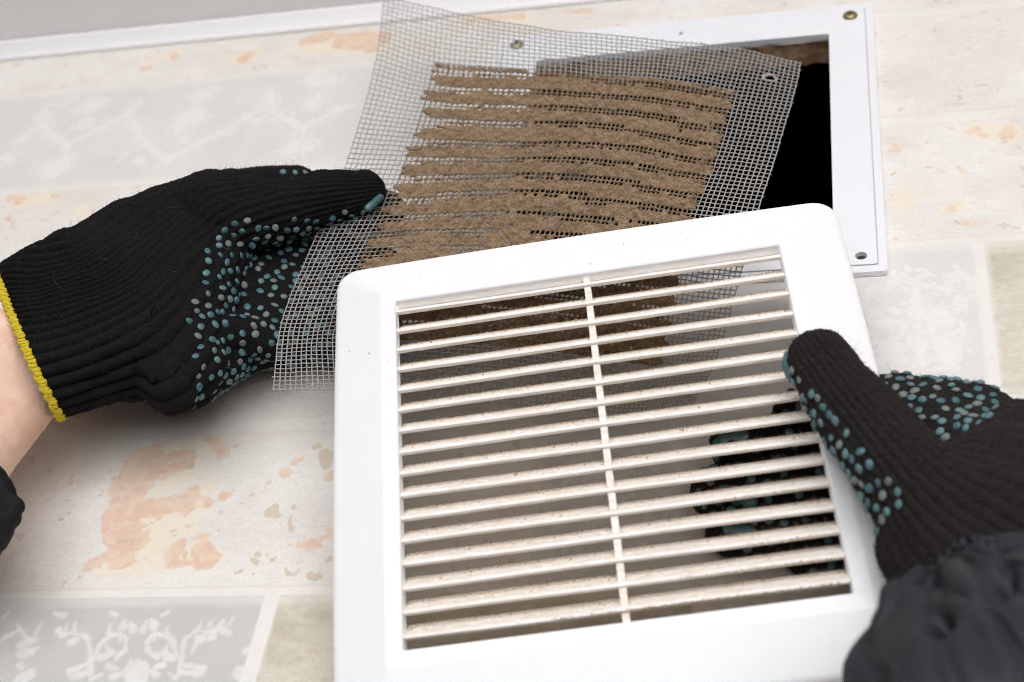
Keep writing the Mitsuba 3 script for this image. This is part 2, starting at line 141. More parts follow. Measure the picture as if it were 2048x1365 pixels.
PEEL = [(-0.1792, 2.1362, -0.1795, 2.1246, 0.0063, 0.0066), (-0.1672, 2.1347, -0.1670, 2.1347, 0.0055, 0.0055), (-0.1704, 2.1310, -0.1702, 2.1310, 0.0037, 0.0037), (-0.1804, 2.1227, -0.1783, 2.1113, 0.0044, 0.0073), (-0.1714, 2.1139, -0.1566, 2.1162, 0.0043, 0.0043), (-0.1569, 2.1171, -0.1551, 2.1227, 0.0036, 0.0016), (-0.1781, 2.1058, -0.1729, 2.0949, 0.0064, 0.0057), (-0.1698, 2.0992, -0.1696, 2.0992, 0.0035, 0.0035), (-0.1785, 2.0932, -0.1830, 2.0907, 0.0028, 0.0014), (-0.1537, 2.0961, -0.1534, 2.0900, 0.0029, 0.0021), (-0.1447, 2.0959, -0.1422, 2.0897, 0.0029, 0.0028), (-0.1504, 2.0899, -0.1446, 2.0902, 0.0010, 0.0010), (-0.1466, 2.1012, -0.1465, 2.1012, 0.0014, 0.0014), (-0.1803, 2.1423, -0.1757, 2.1431, 0.0013, 0.0010), (-0.1572, 2.1452, -0.1489, 2.1408, 0.0013, 0.0018), (-0.1486, 2.1383, -0.1484, 2.1383, 0.0012, 0.0012), (-0.1230, 2.1290, -0.1229, 2.1290, 0.0024, 0.0024), (-0.1201, 2.1341, -0.1199, 2.1341, 0.0009, 0.0009), (-0.1484, 2.1168, -0.1482, 2.1168, 0.0014, 0.0014), (-0.1431, 2.1199, -0.1430, 2.1199, 0.0011, 0.0011), (-0.1105, 2.0967, -0.1043, 2.0978, 0.0008, 0.0014), (-0.1009, 2.1017, -0.1007, 2.1017, 0.0020, 0.0020), (-0.1063, 2.1264, -0.1061, 2.1264, 0.0017, 0.0017), (-0.1791, 2.4043, -0.1706, 2.4054, 0.0033, 0.0043), (-0.1599, 2.4019, -0.1422, 2.3999, 0.0057, 0.0061), (-0.1568, 2.3993, -0.1448, 2.3945, 0.0042, 0.0047), (-0.0998, 2.4079, -0.0759, 2.4075, 0.0016, 0.0021), (-0.0545, 2.4059, -0.0429, 2.4064, 0.0009, 0.0014), (-0.2465, 2.4024, -0.2460, 2.4023, 0.0022, 0.0022), (-0.2084, 2.3951, -0.2103, 2.3924, 0.0029, 0.0021), (-0.2594, 2.3934, -0.2589, 2.3933, 0.0014, 0.0014), (0.1162, 2.2929, 0.1181, 2.2936, 0.0012, 0.0017), (0.1190, 2.2935, 0.1201, 2.2908, 0.0015, 0.0010), (0.1278, 2.2882, 0.1287, 2.2922, 0.0008, 0.0010), (0.1287, 2.2922, 0.1310, 2.2893, 0.0010, 0.0011), (0.1066, 2.2499, 0.1065, 2.2464, 0.0007, 0.0011), (0.0869, 2.2862, 0.0873, 2.2848, 0.0010, 0.0010), (0.1115, 2.2393, 0.1157, 2.2381, 0.0014, 0.0011), (0.1111, 2.2723, 0.1131, 2.2699, 0.0008, 0.0009), (0.1044, 2.2703, 0.1048, 2.2700, 0.0008, 0.0008), (-0.2922, 2.2987, -0.2877, 2.2964, 0.0031, 0.0018), (-0.2910, 2.2829, -0.2899, 2.2828, 0.0011, 0.0011), (-0.2725, 2.2982, -0.2712, 2.2974, 0.0013, 0.0013), (0.0871, 2.1872, 0.0875, 2.1872, 0.0003, 0.0003)]
PEELH = [(-0.1748, 2.1400, -0.1563, 2.1421, 0.0037, 0.0044), (-0.1583, 2.1324, -0.1680, 2.1232, 0.0044, 0.0036), (-0.1510, 2.1235, -0.1515, 2.1141, 0.0029, 0.0036), (-0.1752, 2.1112, -0.1641, 2.1054, 0.0057, 0.0078), (-0.1635, 2.1035, -0.1539, 2.1069, 0.0063, 0.0049), (-0.1745, 2.0905, -0.1676, 2.0877, 0.0042, 0.0035), (-0.1525, 2.0943, -0.1422, 2.0923, 0.0048, 0.0041), (-0.1664, 2.0982, -0.1591, 2.0892, 0.0056, 0.0042), (-0.1770, 2.4005, -0.1416, 2.3968, 0.0071, 0.0085), (-0.1021, 2.4070, -0.0708, 2.4045, 0.0033, 0.0033), (-0.2592, 2.4010, -0.2447, 2.4051, 0.0034, 0.0034), (-0.2134, 2.3946, -0.2058, 2.3947, 0.0052, 0.0048), (0.1181, 2.2936, 0.1307, 2.2894, 0.0046, 0.0046), (0.1077, 2.2483, 0.1067, 2.2470, 0.0026, 0.0026), (0.0884, 2.2548, 0.0901, 2.2517, 0.0022, 0.0030), (0.0844, 2.1090, 0.0845, 2.1090, 0.0003, 0.0003), (-0.2537, 2.2858, -0.2464, 2.2782, 0.0035, 0.0022), (-0.2889, 2.2965, -0.2718, 2.2964, 0.0053, 0.0031), (0.0905, 2.2605, 0.0938, 2.2542, 0.0019, 0.0019)]
BROWN = [(-0.1243, 2.1114, -0.1242, 2.1113, 0.0027, 0.0027), (-0.1223, 2.1090, -0.1221, 2.1090, 0.0014, 0.0014), (-0.1175, 2.1120, -0.1173, 2.1120, 0.0010, 0.0010), (-0.1167, 2.1075, -0.1154, 2.1034, 0.0011, 0.0014), (-0.1239, 2.0936, -0.1237, 2.0936, 0.0014, 0.0014), (-0.1254, 2.0910, -0.1239, 2.0893, 0.0010, 0.0010), (-0.1186, 2.0913, -0.1184, 2.0913, 0.0012, 0.0012), (-0.1206, 2.0935, -0.1204, 2.0935, 0.0005, 0.0005), (-0.1150, 2.1402, -0.1148, 2.1402, 0.0016, 0.0016), (-0.1114, 2.1361, -0.1083, 2.1322, 0.0024, 0.0017), (-0.0991, 2.0904, -0.0989, 2.0904, 0.0012, 0.0012), (-0.1031, 2.0829, -0.1029, 2.0829, 0.0027, 0.0027), (-0.1142, 2.0968, -0.1140, 2.0968, 0.0007, 0.0007), (-0.1875, 2.1297, -0.1873, 2.1297, 0.0007, 0.0007), (-0.2019, 2.1102, -0.2017, 2.1102, 0.0009, 0.0009), (-0.2199, 2.1309, -0.2197, 2.1309, 0.0006, 0.0006), (-0.1910, 2.1212, -0.1908, 2.1212, 0.0006, 0.0006), (-0.1292, 2.0860, -0.1290, 2.0860, 0.0009, 0.0009), (-0.1117, 2.0881, -0.1107, 2.0847, 0.0005, 0.0006), (-0.1600, 2.1330, -0.1598, 2.1329, 0.0010, 0.0010), (-0.3343, 2.4080, -0.3314, 2.4075, 0.0012, 0.0010), (0.1075, 2.2403, 0.1097, 2.2392, 0.0005, 0.0005), (0.0873, 2.2715, 0.0876, 2.2714, 0.0006, 0.0006)]
SHADE_SCROLL_X = -0.0320


def paper(p, n, uv):
    x, z = p.x, p.z
    w1 = fbm(x * 160, z * 160, 3.0, 3) - 0.5
    w2 = fbm(x * 420 + 9, z * 420, 7.0, 2) - 0.5
    t = (z - ROW0) / ROWH
    r = dr.floor(t)
    ft = t - r
    # stone blocks: warm cream with streaks and blotches
    big = fbm(x * 26, z * 40, 1.0, 3)
    streak = fbm(x * 330, z * 700, 2.0, 3)
    grain = noise(x * 1500, z * 1900, 5.0)
    cream = mix((0.70, 0.665, 0.622), (0.745, 0.715, 0.68), smoothstep(0.3, 0.7, big))
    cream = mix(cream, (0.66, 0.605, 0.53), 0.4 * smoothstep(0.55, 0.75, fbm(x * 60 + 4, z * 75, 8.0, 3)))
    cream = cream * (0.96 + 0.08 * streak) * (0.95 + 0.10 * grain)
    beige = mix((0.60, 0.555, 0.47), (0.52, 0.475, 0.39), smoothstep(0.4, 0.7, fbm(x * 90, z * 110, 11.0, 3))) * (0.90 + 0.20 * streak) * (0.95 + 0.10 * grain)
    # damask blocks
    c_gray = dr.select(r < -0.5, mi.Color3f(0.81, 0.815, 0.80), mi.Color3f(1.0, 0.995, 0.985)) * mix((0.645, 0.635, 0.618), (0.675, 0.662, 0.645), smoothstep(0.3, 0.7, fbm(x * 50, z * 50, 21.0, 2)))
    c_orn = mi.Color3f(0.735, 0.725, 0.715)
    xo, zo = x + 0.0022 * w1, z + 0.0022 * w1
    dx3 = dr.abs(x - -0.1565)
    d = dr.select((r > 2.5) & (r < 3.5), strokes(xo, zo, BRANCH),
        dr.select(r < -0.5, strokes(xo, zo, SCROLL), strokes(xo, zo, FLEUR)))
    lace = fbm(x * 520 + 3, z * 520, 31.0, 2)
    lacy = dr.select(r < -0.5, 1.0, dr.maximum(d - 0.0034, 0.014 * (0.56 - lace)))
    orn = dr.maximum(smoothstep(0.0009, -0.0009, d + 0.0012 * w2), 0.8 * smoothstep(0.0006, -0.0006, lacy))
    dam = mix(c_gray, c_orn, orn * (0.75 + 0.5 * (fbm(x * 200, z * 200, 4.0, 2) - 0.5)))
    dam = dam * (0.97 + 0.06 * grain)
    inside = (((r > 2.5) & (r < 3.5) & (x < -0.098)) | ((r > 0.5) & (r < 1.5) & (x > 0.0) & (x < 0.1125)) |
              ((r > -1.5) & (r < -0.5) & (x < -0.1175)) | ((r > -0.5) & (r < 0.5) & (x > SHADE_SCROLL_X) & (x < 0.16)))
    cur = smoothstep(0.0005, -0.0005, strokes(xo, zo, CURL) + 0.0016 * w2)
    dam = dr.select((r > -0.5) & (r < 0.5), mix(c_gray, c_orn, cur), dam)
    beigeblk = ((r > 0.5) & (r < 1.5) & (x > 0.116)) | ((r > -1.5) & (r < -0.5) & (x > -0.1125) & (x < 0.02))
    col = dr.select(inside, dam, dr.select(beigeblk, beige, cream))
    # worn upper plies in the stone blocks
    g = mi.Float(dr.select(inside, 1.0, 0.0))
    xh, zh = x + 0.006 * w1, z + 0.005 * w1
    halo = smoothstep(0.004, -0.003, strokes(xh, zh, PEELH) + 0.004 * w2)
    col = mix(col, (0.78, 0.69, 0.54), 0.68 * halo * (1 - g))
    dp = strokes(x + 0.005 * w1 + 0.002 * w2, z + 0.004 * w1, PEEL) + 0.0030 * w2 - 0.0006
    worn = smoothstep(0.0010, -0.0008, dp) * dr.select(x > 0.07, 0.6, 1.0)
    oc = mix((0.68, 0.455, 0.33), (0.73, 0.54, 0.41), smoothstep(0.35, 0.65, fbm(x * 300, z * 380, 6.0, 3)))
    col = mix(col, oc, 0.76 * worn * (1 - g))
    db = strokes(x + 0.004 * w1, z + 0.004 * w1 + 0.002 * w2, BROWN) + 0.0012 * w2
    col = mix(col, (0.56, 0.47, 0.36), 0.75 * smoothstep(0.0004, -0.0004, db) * (1 - g))
    fleck = smoothstep(0.77, 0.80, fbm(x * 210 + 31, z * 260, 12.0, 3)) * (1 - g)
    col = mix(col, (0.55, 0.45, 0.34), 0.45 * fleck)
    # printed joints, a paler band with a thin darker edge
    je = dr.minimum(ft, 1 - ft) * ROWH
    band = smoothstep(0.0054, 0.0018, je + 0.0022 * w1)
    col = mix(col, (0.76, 0.735, 0.69), 0.42 * band)
    line = smoothstep(0.0007, 0.0002, dr.abs(je - 0.0036 + 0.0008 * w1))
    col = mix(col, (0.62, 0.56, 0.47), 0.3 * line)
    jv = dr.select((r > 0.5) & (r < 1.5), dr.abs(x - 0.1143), dr.select((r > -1.5) & (r < -0.5), dr.abs(x + 0.115), 1.0))
    col = mix(col, (0.745, 0.73, 0.70), 0.55 * smoothstep(0.0040, 0.0016, jv + 0.0018 * w1))
    return col


def paper_bump(p, n, uv):
    return 0.00022 * fbm(p.x * 330, p.z * 520, 1.0, 3) + 0.00005 * noise(p.x * 1700, p.z * 2100, 2.0)


mat('wallpaper', proc(paper), 0.75, 0.25, bump=paper_bump)

OX0, OX1, OZ0, OZ1 = -0.0625, 0.064, ZW - 0.0655, ZW + 0.0656     # opening of the vent frame


def rough_rect(x0, x1, z0, z1, amp, step=0.004, seed=1):
    r = np.random.default_rng(seed)
    pts = []
    for a, b in (((x0, z0), (x1, z0)), ((x1, z0), (x1, z1)), ((x1, z1), (x0, z1)), ((x0, z1), (x0, z0))):
        n = int(np.hypot(b[0] - a[0], b[1] - a[1]) / step)
        for k in range(n):
            q = np.array(a) + (np.array(b) - np.array(a)) * k / n
            pts.append(q + r.normal(0, amp, 2))
    return pts


def slab(poly, y0, y1):
    """(x, z) polygon -> solid between y0 < y1"""
    m = trimesh.creation.extrude_polygon(poly, y1 - y0)
    v = m.vertices.copy()
    m.vertices = np.c_[v[:, 0], y1 - v[:, 2], v[:, 1]]
    return m


CEIL = 2.424
hole = rough_rect(OX0 - 0.0005, OX1 + 0.0008, OZ0 - 0.003, OZ1 + 0.0006, 0.0003)
outer = sbox(-1.3, 1.1, 1.1, 2.46).exterior.coords
put('wall', slab(Polygon(outer, [hole]), 0.0, 0.0012), 'wallpaper', smooth=False)
tag('wall', kind='structure')

mat('masonry', proc(lambda p, n, uv: mix((0.24, 0.13, 0.075), (0.40, 0.28, 0.19), smoothstep(0.35, 0.65, fbm(p.x * 130, p.y * 300, p.z * 130, 3)))
                    * (0.75 + 0.5 * noise(p.x * 1100, p.y * 1100, p.z * 1100))), 0.9, 0.1,
    bump=lambda p, n, uv: 0.0008 * fbm(p.x * 400, p.y * 400, p.z * 400, 3))
mat('old_mortar', proc(lambda p, n, uv: mix((0.13, 0.11, 0.095), (0.22, 0.19, 0.16), fbm(p.x * 40, p.y * 40, p.z * 40, 3))), 0.95, 0.05)
hole2 = rough_rect(OX0 - 0.0008, OX1 + 0.0012, OZ0 - 0.004, OZ1 + 0.0010, 0.0006, 0.003, 3)
core = slab(Polygon(sbox(-0.5, 0.5, ZW - 0.2, ZW + 1.1).exterior.coords, [hole2]), 0.0014, 0.0130)
put('masonry', core, 'masonry', 'wall', smooth=False)
# a deep flue opens behind the wall and rises
fl = cat([box((-0.5, 1.0, ZW - 0.2), (0.5, 1.02, ZW + 1.1)), box((-0.5, 0.0132, ZW - 0.2), (-0.48, 1.0, ZW + 1.1)), box((0.48, 0.0132, ZW - 0.2), (0.5, 1.0, ZW + 1.1)),
          box((-0.48, 0.0132, ZW - 0.2), (0.48, 1.0, ZW - 0.18)), box((-0.48, 0.0132, ZW + 1.08), (0.48, 1.0, ZW + 1.1))])
put('flue', fl, 'old_mortar', 'wall', smooth=False)

mat('ceiling_film', (0.76, 0.735, 0.74), 0.55, 0.3)
put('ceiling', box((-1.6, -2.4, CEIL), (1.1, 0.0, CEIL + 0.01)), 'ceiling_film', smooth=False)
tag('ceiling', kind='structure')
mat('white_trim', (0.80, 0.795, 0.80), 0.4, 0.5)
prof = [(-0.0001, 2.4126), (-0.0010, 2.4122), (-0.0018, 2.4125), (-0.0022, 2.4132), (-0.0022, 2.4141), (-0.0017, 2.4147), (-0.0010, 2.4149), (-0.0019, 2.4162), (-0.0034, 2.4180), (-0.0051, 2.4198),
        (-0.0057, 2.4202), (-0.0061, 2.4210), (-0.0060, 2.4220), (-0.0053, 2.4229), (-0.0035, 2.4236), (-0.0001, 2.4239)]
pm = trimesh.creation.extrude_polygon(Polygon(prof), 2.4)
pm.vertices = np.c_[pm.vertices[:, 2] - 1.3, pm.vertices[:, 0], pm.vertices[:, 1]]
put('ceiling_moulding', pm, 'white_trim', smooth=35)
tag('ceiling_moulding', 'narrow white ridged moulding running between the wallpaper and the grey ceiling', 'moulding')

# ---------------------------------------------------------------- the frame screwed to the wall
def rr_poly(x0, x1, z0, z1, r, n=6):
    c = [(x1 - r, z1 - r, 0), (x0 + r, z1 - r, 90), (x0 + r, z0 + r, 180), (x1 - r, z0 + r, 270)]
    return [(cx + r * math.cos(math.radians(a + 90 * k / n)), cz + r * math.sin(math.radians(a + 90 * k / n))) for cx, cz, a in c for k in range(n + 1)]


mat('white_plastic', proc(lambda p, n, uv: mi.Color3f(0.75, 0.755, 0.78) * (0.985 + 0.03 * fbm(p.x * 60, p.y * 60, p.z * 60, 2))), 0.38, 0.5,
    bump=lambda p, n, uv: 0.00002 * fbm(p.x * 900, p.y * 900, p.z * 900, 2))
SCREWS = [(0.0731, 0.0777), (-0.0732, 0.0790)]
HOLES = SCREWS + [(0.0735, -0.0786), (-0.0737, -0.0784)]


def cyl_y(x, z, r, y0, y1, n=24):
    c = m3.Manifold.cylinder(y1 - y0, r, r, n).rotate([-90, 0, 0])
    return c.translate([x, y0, z])


def man(mesh):
    return m3.Manifold(m3.Mesh(np.asarray(mesh.vertices, np.float32), np.asarray(mesh.faces, np.uint32)))


lip = man(slab(Polygon(rr_poly(-0.0825, 0.0825, ZW - 0.0872, ZW + 0.0868, 0.0015)), -0.0024, -0.0002))
gro = man(slab(Polygon(rr_poly(-0.0795, 0.0795, ZW - 0.0838, ZW + 0.0834, 0.001), [rr_poly(-0.0790, 0.0790, ZW - 0.0833, ZW + 0.0829, 0.001)]), -0.006, -0.0012))
opn = man(slab(Polygon(rr_poly(OX0, OX1, OZ0, OZ1, 0.0008)), -0.02, 0.02))
raised = man(slab(Polygon(rr_poly(-0.0790, 0.0790, ZW - 0.0833, ZW + 0.0829, 0.001)), -0.0027, -0.0020))
fr = (lip + raised) - gro - opn
for hx, hz in HOLES:
    fr = fr - cyl_y(hx, ZW + hz, 0.0021, -0.01, 0.01)
fr = fr - cyl_y(0.0006, ZW + 0.0764, 0.0011, -0.01, 0.01)
put('frame_plate', fr, 'white_plastic', 'duct_flange', smooth=30)
tag('duct_flange', 'white plastic mounting frame fixed around the dark duct opening in the wall', 'flange')
mat('zinc', proc(lambda p, n, uv: mix((0.34, 0.29, 0.12), (0.20, 0.18, 0.10), noise(p.x * 2500, p.z * 2500, 1.0))), 0.38, 0.5, metallic=0.8)
mat('dark_hole', (0.05, 0.045, 0.04), 0.9, 0.1)
for hx, hz in SCREWS:
    h = trimesh.creation.revolve([(0, -0.0002), (0.0033, -0.0002), (0.0031, 0.0006), (0.0022, 0.0014), (0.0010, 0.0018), (0, 0.0019)], sections=28)
    hm = man(h)
    a = rng.uniform(0, 90)
    for k in (0, 90):
        hm = hm - m3.Manifold.cube([0.0036, 0.0007, 0.003], True).translate([0, 0, 0.0021]).rotate([0, 0, a + k])
    hm = hm.rotate([90, 0, 0]).translate([hx, -0.0026, ZW + hz])
    put('screw', hm, 'zinc', 'duct_flange', smooth=35)
for hx, hz, rr_ in [(*HOLES[2], 0.0020), (*HOLES[3], 0.0020), (0.0006, 0.0764, 0.00105)]:
    put('screw_hole', cyl_y(hx, ZW + hz, rr_, -0.0008, -0.0003), 'dark_hole', 'duct_flange', smooth=False)

# ---------------------------------------------------------------- the loose grille
GO, GX, GY, GN = np.array((-0.00537, -0.03296, 2.11065)), np.array((0.98608, 0.02914, 0.16368)), np.array((-0.15605, -0.17737, 0.97169)), np.array((0.05735, -0.98371, -0.17036))
GM = np.eye(4)
GSC = 1.0556          # the grille's plan below is drawn at 1 : 1.0556
GM[:3, 0], GM[:3, 1], GM[:3, 2], GM[:3, 3] = GX, GY, GN, GO


def gw(a):
    return GSC * np.asarray(a, float) @ GM[:3, :3].T + GO


def gput(name, mesh, bsdf, parent, smooth=30):
    v, f, _ = meshkit.arrays(mesh)
    return put(name, (gw(v), f), bsdf, parent, smooth)


INN = 0.0608       # half opening
OUT = 0.0802       # half outside


def ring(half, r, bow=0.0, n=10, m=24):
    """rounded square outline, sides slightly bowed outwards"""
    pts = []
    for k, (sx, sy) in enumerate(((1, 1), (-1, 1), (-1, -1), (1, -1))):
        cx, cy = sx * (half - r), sy * (half - r)
        for i in range(n + 1):
            a = math.radians(90 * k + 90 * i / n)
            pts.append((cx + r * math.cos(a), cy + r * math.sin(a)))
        nx = [(-1, 1), (-1, -1), (1, -1), (1, 1)][k]
        p0, p1 = pts[-1], (nx[0] * (half - r) + r * math.cos(math.radians(90 * k + 90)), nx[1] * (half - r) + r * math.sin(math.radians(90 * k + 90)))
        for i in range(1, m):
            t = i / m
            b = bow * 4 * t * (1 - t)
            q = (p0[0] + (p1[0] - p0[0]) * t, p0[1] + (p1[1] - p0[1]) * t)
            ax = math.radians(90 * k + 90)
            pts.append((q[0] + b * math.cos(ax), q[1] + b * math.sin(ax)))
    return np.array(pts)


def loft(rings):
    V = np.vstack([np.c_[ring(h, r, b), np.full(len(ring(h, r, b)), z)] for h, r, b, z in rings])
    n = len(V) // len(rings)
    Fq = []
    for k in range(len(rings)):
        k2 = (k + 1) % len(rings)
        i = np.arange(n)
        j = (i + 1) % n
        Fq.append(np.stack([k * n + i, k * n + j, k2 * n + j, k2 * n + i], -1))
    q = np.vstack(Fq)
    return V, np.vstack([q[:, [0, 1, 2]], q[:, [0, 2, 3]]])


FRAME = [(0.0815, 0.0078, 0.0008, -0.0120), (0.0815, 0.0078, 0.0008, -0.0074), (0.08125, 0.0077, 0.0008, -0.0064), (0.0806, 0.0073, 0.0008, -0.0057), (0.0796, 0.0065, 0.0007, -0.0052),
         (0.0665, 0.0020, 0.0002, -0.0008), (0.0660, 0.0018, 0.0001, -0.00055), (0.0655, 0.0016, 0.0001, -0.00045), (0.0612, 0.0008, 0, -0.0001), (INN, 0.0006, 0, -0.0004), (INN - 0.0003, 0.0005, 0, -0.0042),
         (0.0622, 0.0008, 0, -0.0045), (0.0632, 0.001, 0, -0.0030), (0.0775, 0.006, 0.0006, -0.0074), (0.0796, 0.0065, 0.0007, -0.0120)]
mat('grille_plastic', proc(lambda p, n, uv: mi.Color3f(0.80, 0.80, 0.815) * (0.985 + 0.03 * fbm(p.x * 70, p.y * 70, p.z * 70, 2))), 0.36, 0.5,
    bump=lambda p, n, uv: 0.000015 * fbm(p.x * 800, p.y * 800, p.z * 800, 2))
GR = 'vent_grille'
gput('frame', loft(FRAME), 'grille_plastic', GR, 35)
tag(GR, 'loose white louvred vent grille with dusty slats, held up by a gloved thumb', 'vent grille')

CREAM = (0.80, 0.755, 0.70)


def slat_col(p, n, uv):
    a = fbm(p.x * 300, p.y * 700, p.z * 700, 3)
    b = noise(p.x * 2600, p.y * 2600, p.z * 2600)
    depth = -((p.x - GO[0]) * GN[0] + (p.y - GO[1]) * GN[1] + (p.z - GO[2]) * GN[2])
    c = mix((0.83, 0.805, 0.775), (0.79, 0.745, 0.685), smoothstep(0.4, 0.62, a))
    film = smoothstep(0.30, 0.62, 0.6 * noise(p.x * 1500, p.y * 1500, p.z * 1500 + 3) + 0.4 * a) * smoothstep(0.0016, 0.0024, depth + 0.0008 * (a - 0.5))
    c = mix(c, (0.61, 0.50, 0.385), 0.50 * film)
    return mix(c, (0.48, 0.36, 0.24), 0.8 * smoothstep(0.80, 0.93, b) * smoothstep(0.35, 0.6, fbm(p.x * 90, p.y * 90, p.z * 90, 2)))


mat('slat_plastic', proc(slat_col), 0.55, 0.4, bump=lambda p, n, uv: 0.00012 * fbm(p.x * 1300, p.y * 1300, p.z * 1300, 2))
mat('dust', proc(lambda p, n, uv: mix((0.30, 0.20, 0.115), (0.50, 0.38, 0.25), noise(p.x * 1900, p.y * 1900, p.z * 1900))), 1.0, 0.0)

SLATV = [0.0567 - 0.00758 * k for k in range(16)]
TT, DV, EDGE = 0.0074, 0.0066, 0.00125
THK = 0.0011


def slat_mesh(k):
    v0 = SLATV[k]
    pr = [(0.0, 0.0), (0.0, EDGE - 0.0002), (-0.00025, EDGE), (-0.0011, EDGE + 0.0002), (-TT, EDGE + DV), (-TT - 0.0003, EDGE + DV - 0.0003), (-TT, EDGE + DV - 0.0016), (-0.0016, 0.0001), (-0.0003, -0.0001)]
    n = 49
    xs = np.linspace(-INN + 0.0001, INN - 0.0001, n)
    V, Q = [], []
    m = len(pr)
    wob = 0.00012 * np.sin(xs * 70 + k * 2.1)
    for i, x in enumerate(xs):
        for (zz, vv) in pr:
            V.append((x, v0 + vv + wob[i], zz - 0.0009))
    for i in range(n - 1):
        for j in range(m):
            Q.append((i * m + j, i * m + (j + 1) % m, (i + 1) * m + (j + 1) % m, (i + 1) * m + j))
    q = np.array(Q)
    tri = np.vstack([q[:, [0, 1, 2]], q[:, [0, 2, 3]]])
    caps = [(0, j, j + 1) for j in range(1, m - 1)] + [((n - 1) * m, (n - 1) * m + j + 1, (n - 1) * m + j) for j in range(1, m - 1)]
    return np.array(V), np.vstack([tri, np.array(caps)])


def crumbs(pos, size):
    """tiny irregular tetrahedral grains"""
    n = len(pos)
    base = np.array([[1, 1, 1], [1, -1, -1], [-1, 1, -1], [-1, -1, 1]], float)
    V = pos[:, None] + (base[None] + rng.normal(0, 0.35, (n, 4, 3))) * size[:, None, None]
    f = np.array([[0, 1, 2], [0, 3, 1], [0, 2, 3], [1, 3, 2]])
    return V.reshape(-1, 3), (f[None] + 4 * np.arange(n)[:, None, None]).reshape(-1, 3)


def join(parts):
    V, Fc, b = [], [], 0
    for v, f in parts:
        V.append(np.asarray(v)); Fc.append(np.asarray(f) + b); b += len(v)
    return np.vstack(V), np.vstack(Fc)


def hairs(roots, dirs, length, r=0.00004, curl=0.5):
    L = []
    for p, d, l in zip(roots, dirs, length):
        d = d / (np.linalg.norm(d) + 1e-9)
        side = np.cross(d, rng.normal(0, 1, 3))
        t = np.linspace(0, 1, 6)[:, None]
        L.append(p + d * l * t + side * curl * l * t ** 2 + rng.normal(0, 0.03 * l, (6, 3)))
    return tubes(L, r, 3)


for k in range(16):
    s = gput('slat', slat_mesh(k), 'slat_plastic', GR, 30)
    v0 = SLATV[k]
    n = 520
    x = rng.uniform(-INN + 0.0005, INN - 0.0005, n)
    cl = meshkit.noise(np.c_[x * 160, np.full(n, k * 7.3), np.zeros(n)])
    keep = rng.uniform(0, 1, n) < 0.12 + 0.75 * cl + 0.35 * (np.abs(x) > 0.05)
    x = x[keep]
    s_ = rng.beta(3.2, 1.1, len(x))                # most grains lie on the upper part of the blade
    pos = np.c_[x, v0 + EDGE + 0.0002 + s_ * DV + 0.00005, -0.0011 - 0.0009 - s_ * (TT - 0.0011)]
    grains = crumbs(pos, np.exp(rng.normal(math.log(0.00011), 0.45, len(x))))
    nh = 60
    xh = rng.uniform(-INN + 0.001, INN - 0.001, nh)
    hd = np.c_[rng.normal(0, 0.6, nh), rng.uniform(0.2, 1, nh), rng.uniform(0, 0.8, nh)]
    hr = hairs(np.c_[xh, np.full(nh, v0 + EDGE + DV - 0.0001), np.full(nh, -TT - 0.0009)], hd, rng.uniform(0.0004, 0.0016, nh), 0.000035)
    d = gput('dust', join([grains, hr]), 'dust', s, False)
    tag(d, kind='stuff')
# mid rib, a little behind the slat edges, one piece
rib = box((0.00015 - 0.0010, -INN - 0.0002, -0.0075), (0.00015 + 0.0010, INN + 0.0002, -0.0019))
gput('rib', rib, 'slat_plastic', GR, False)
# dark flecks on the frame
fl = [(-0.08096, 0.04913), (-0.08130, 0.05148), (-0.07374, 0.04516), (-0.03614, 0.06464), (0.00202, 0.06804), (-0.06846, 0.02652), (-0.06713, 0.03970), (-0.05622, 0.07628), (0.03332, 0.07783), (0.01375, 0.07611)]
fpos = np.array([(u, v, -0.0003 - 0.0 if max(abs(u), abs(v)) < 0.066 else -0.0003 - (max(abs(u), abs(v)) - 0.066) * 0.345) for u, v in np.array(fl) / GSC])
mat('fleck', (0.06, 0.05, 0.04), 0.9, 0.1)
tag(gput('dust_fleck', crumbs(fpos, rng.uniform(0.00009, 0.00019, len(fpos))), 'fleck', GR, False), kind='stuff')
# a brown grimy fringe along the lowest slats' front edges
gr_pos = []
for k, xa, xb, dens in ((15, -0.02, 0.058, 900), (14, 0.015, 0.058, 350), (13, 0.035, 0.057, 160), (11, 0.03, 0.056, 120)):
    xs = rng.uniform(xa, xb, dens)
    gr_pos.append(np.c_[xs, SLATV[k] + rng.uniform(-0.0002, 0.00035, dens), -0.0009 + rng.uniform(-0.0006, 0.0001, dens)])
gr_pos = np.vstack(gr_pos)
tag(gput('grime', crumbs(gr_pos, rng.uniform(0.00008, 0.0002, len(gr_pos))), 'dust', GR, False), 'brown grime caught along the lowest slat edges', kind='stuff')

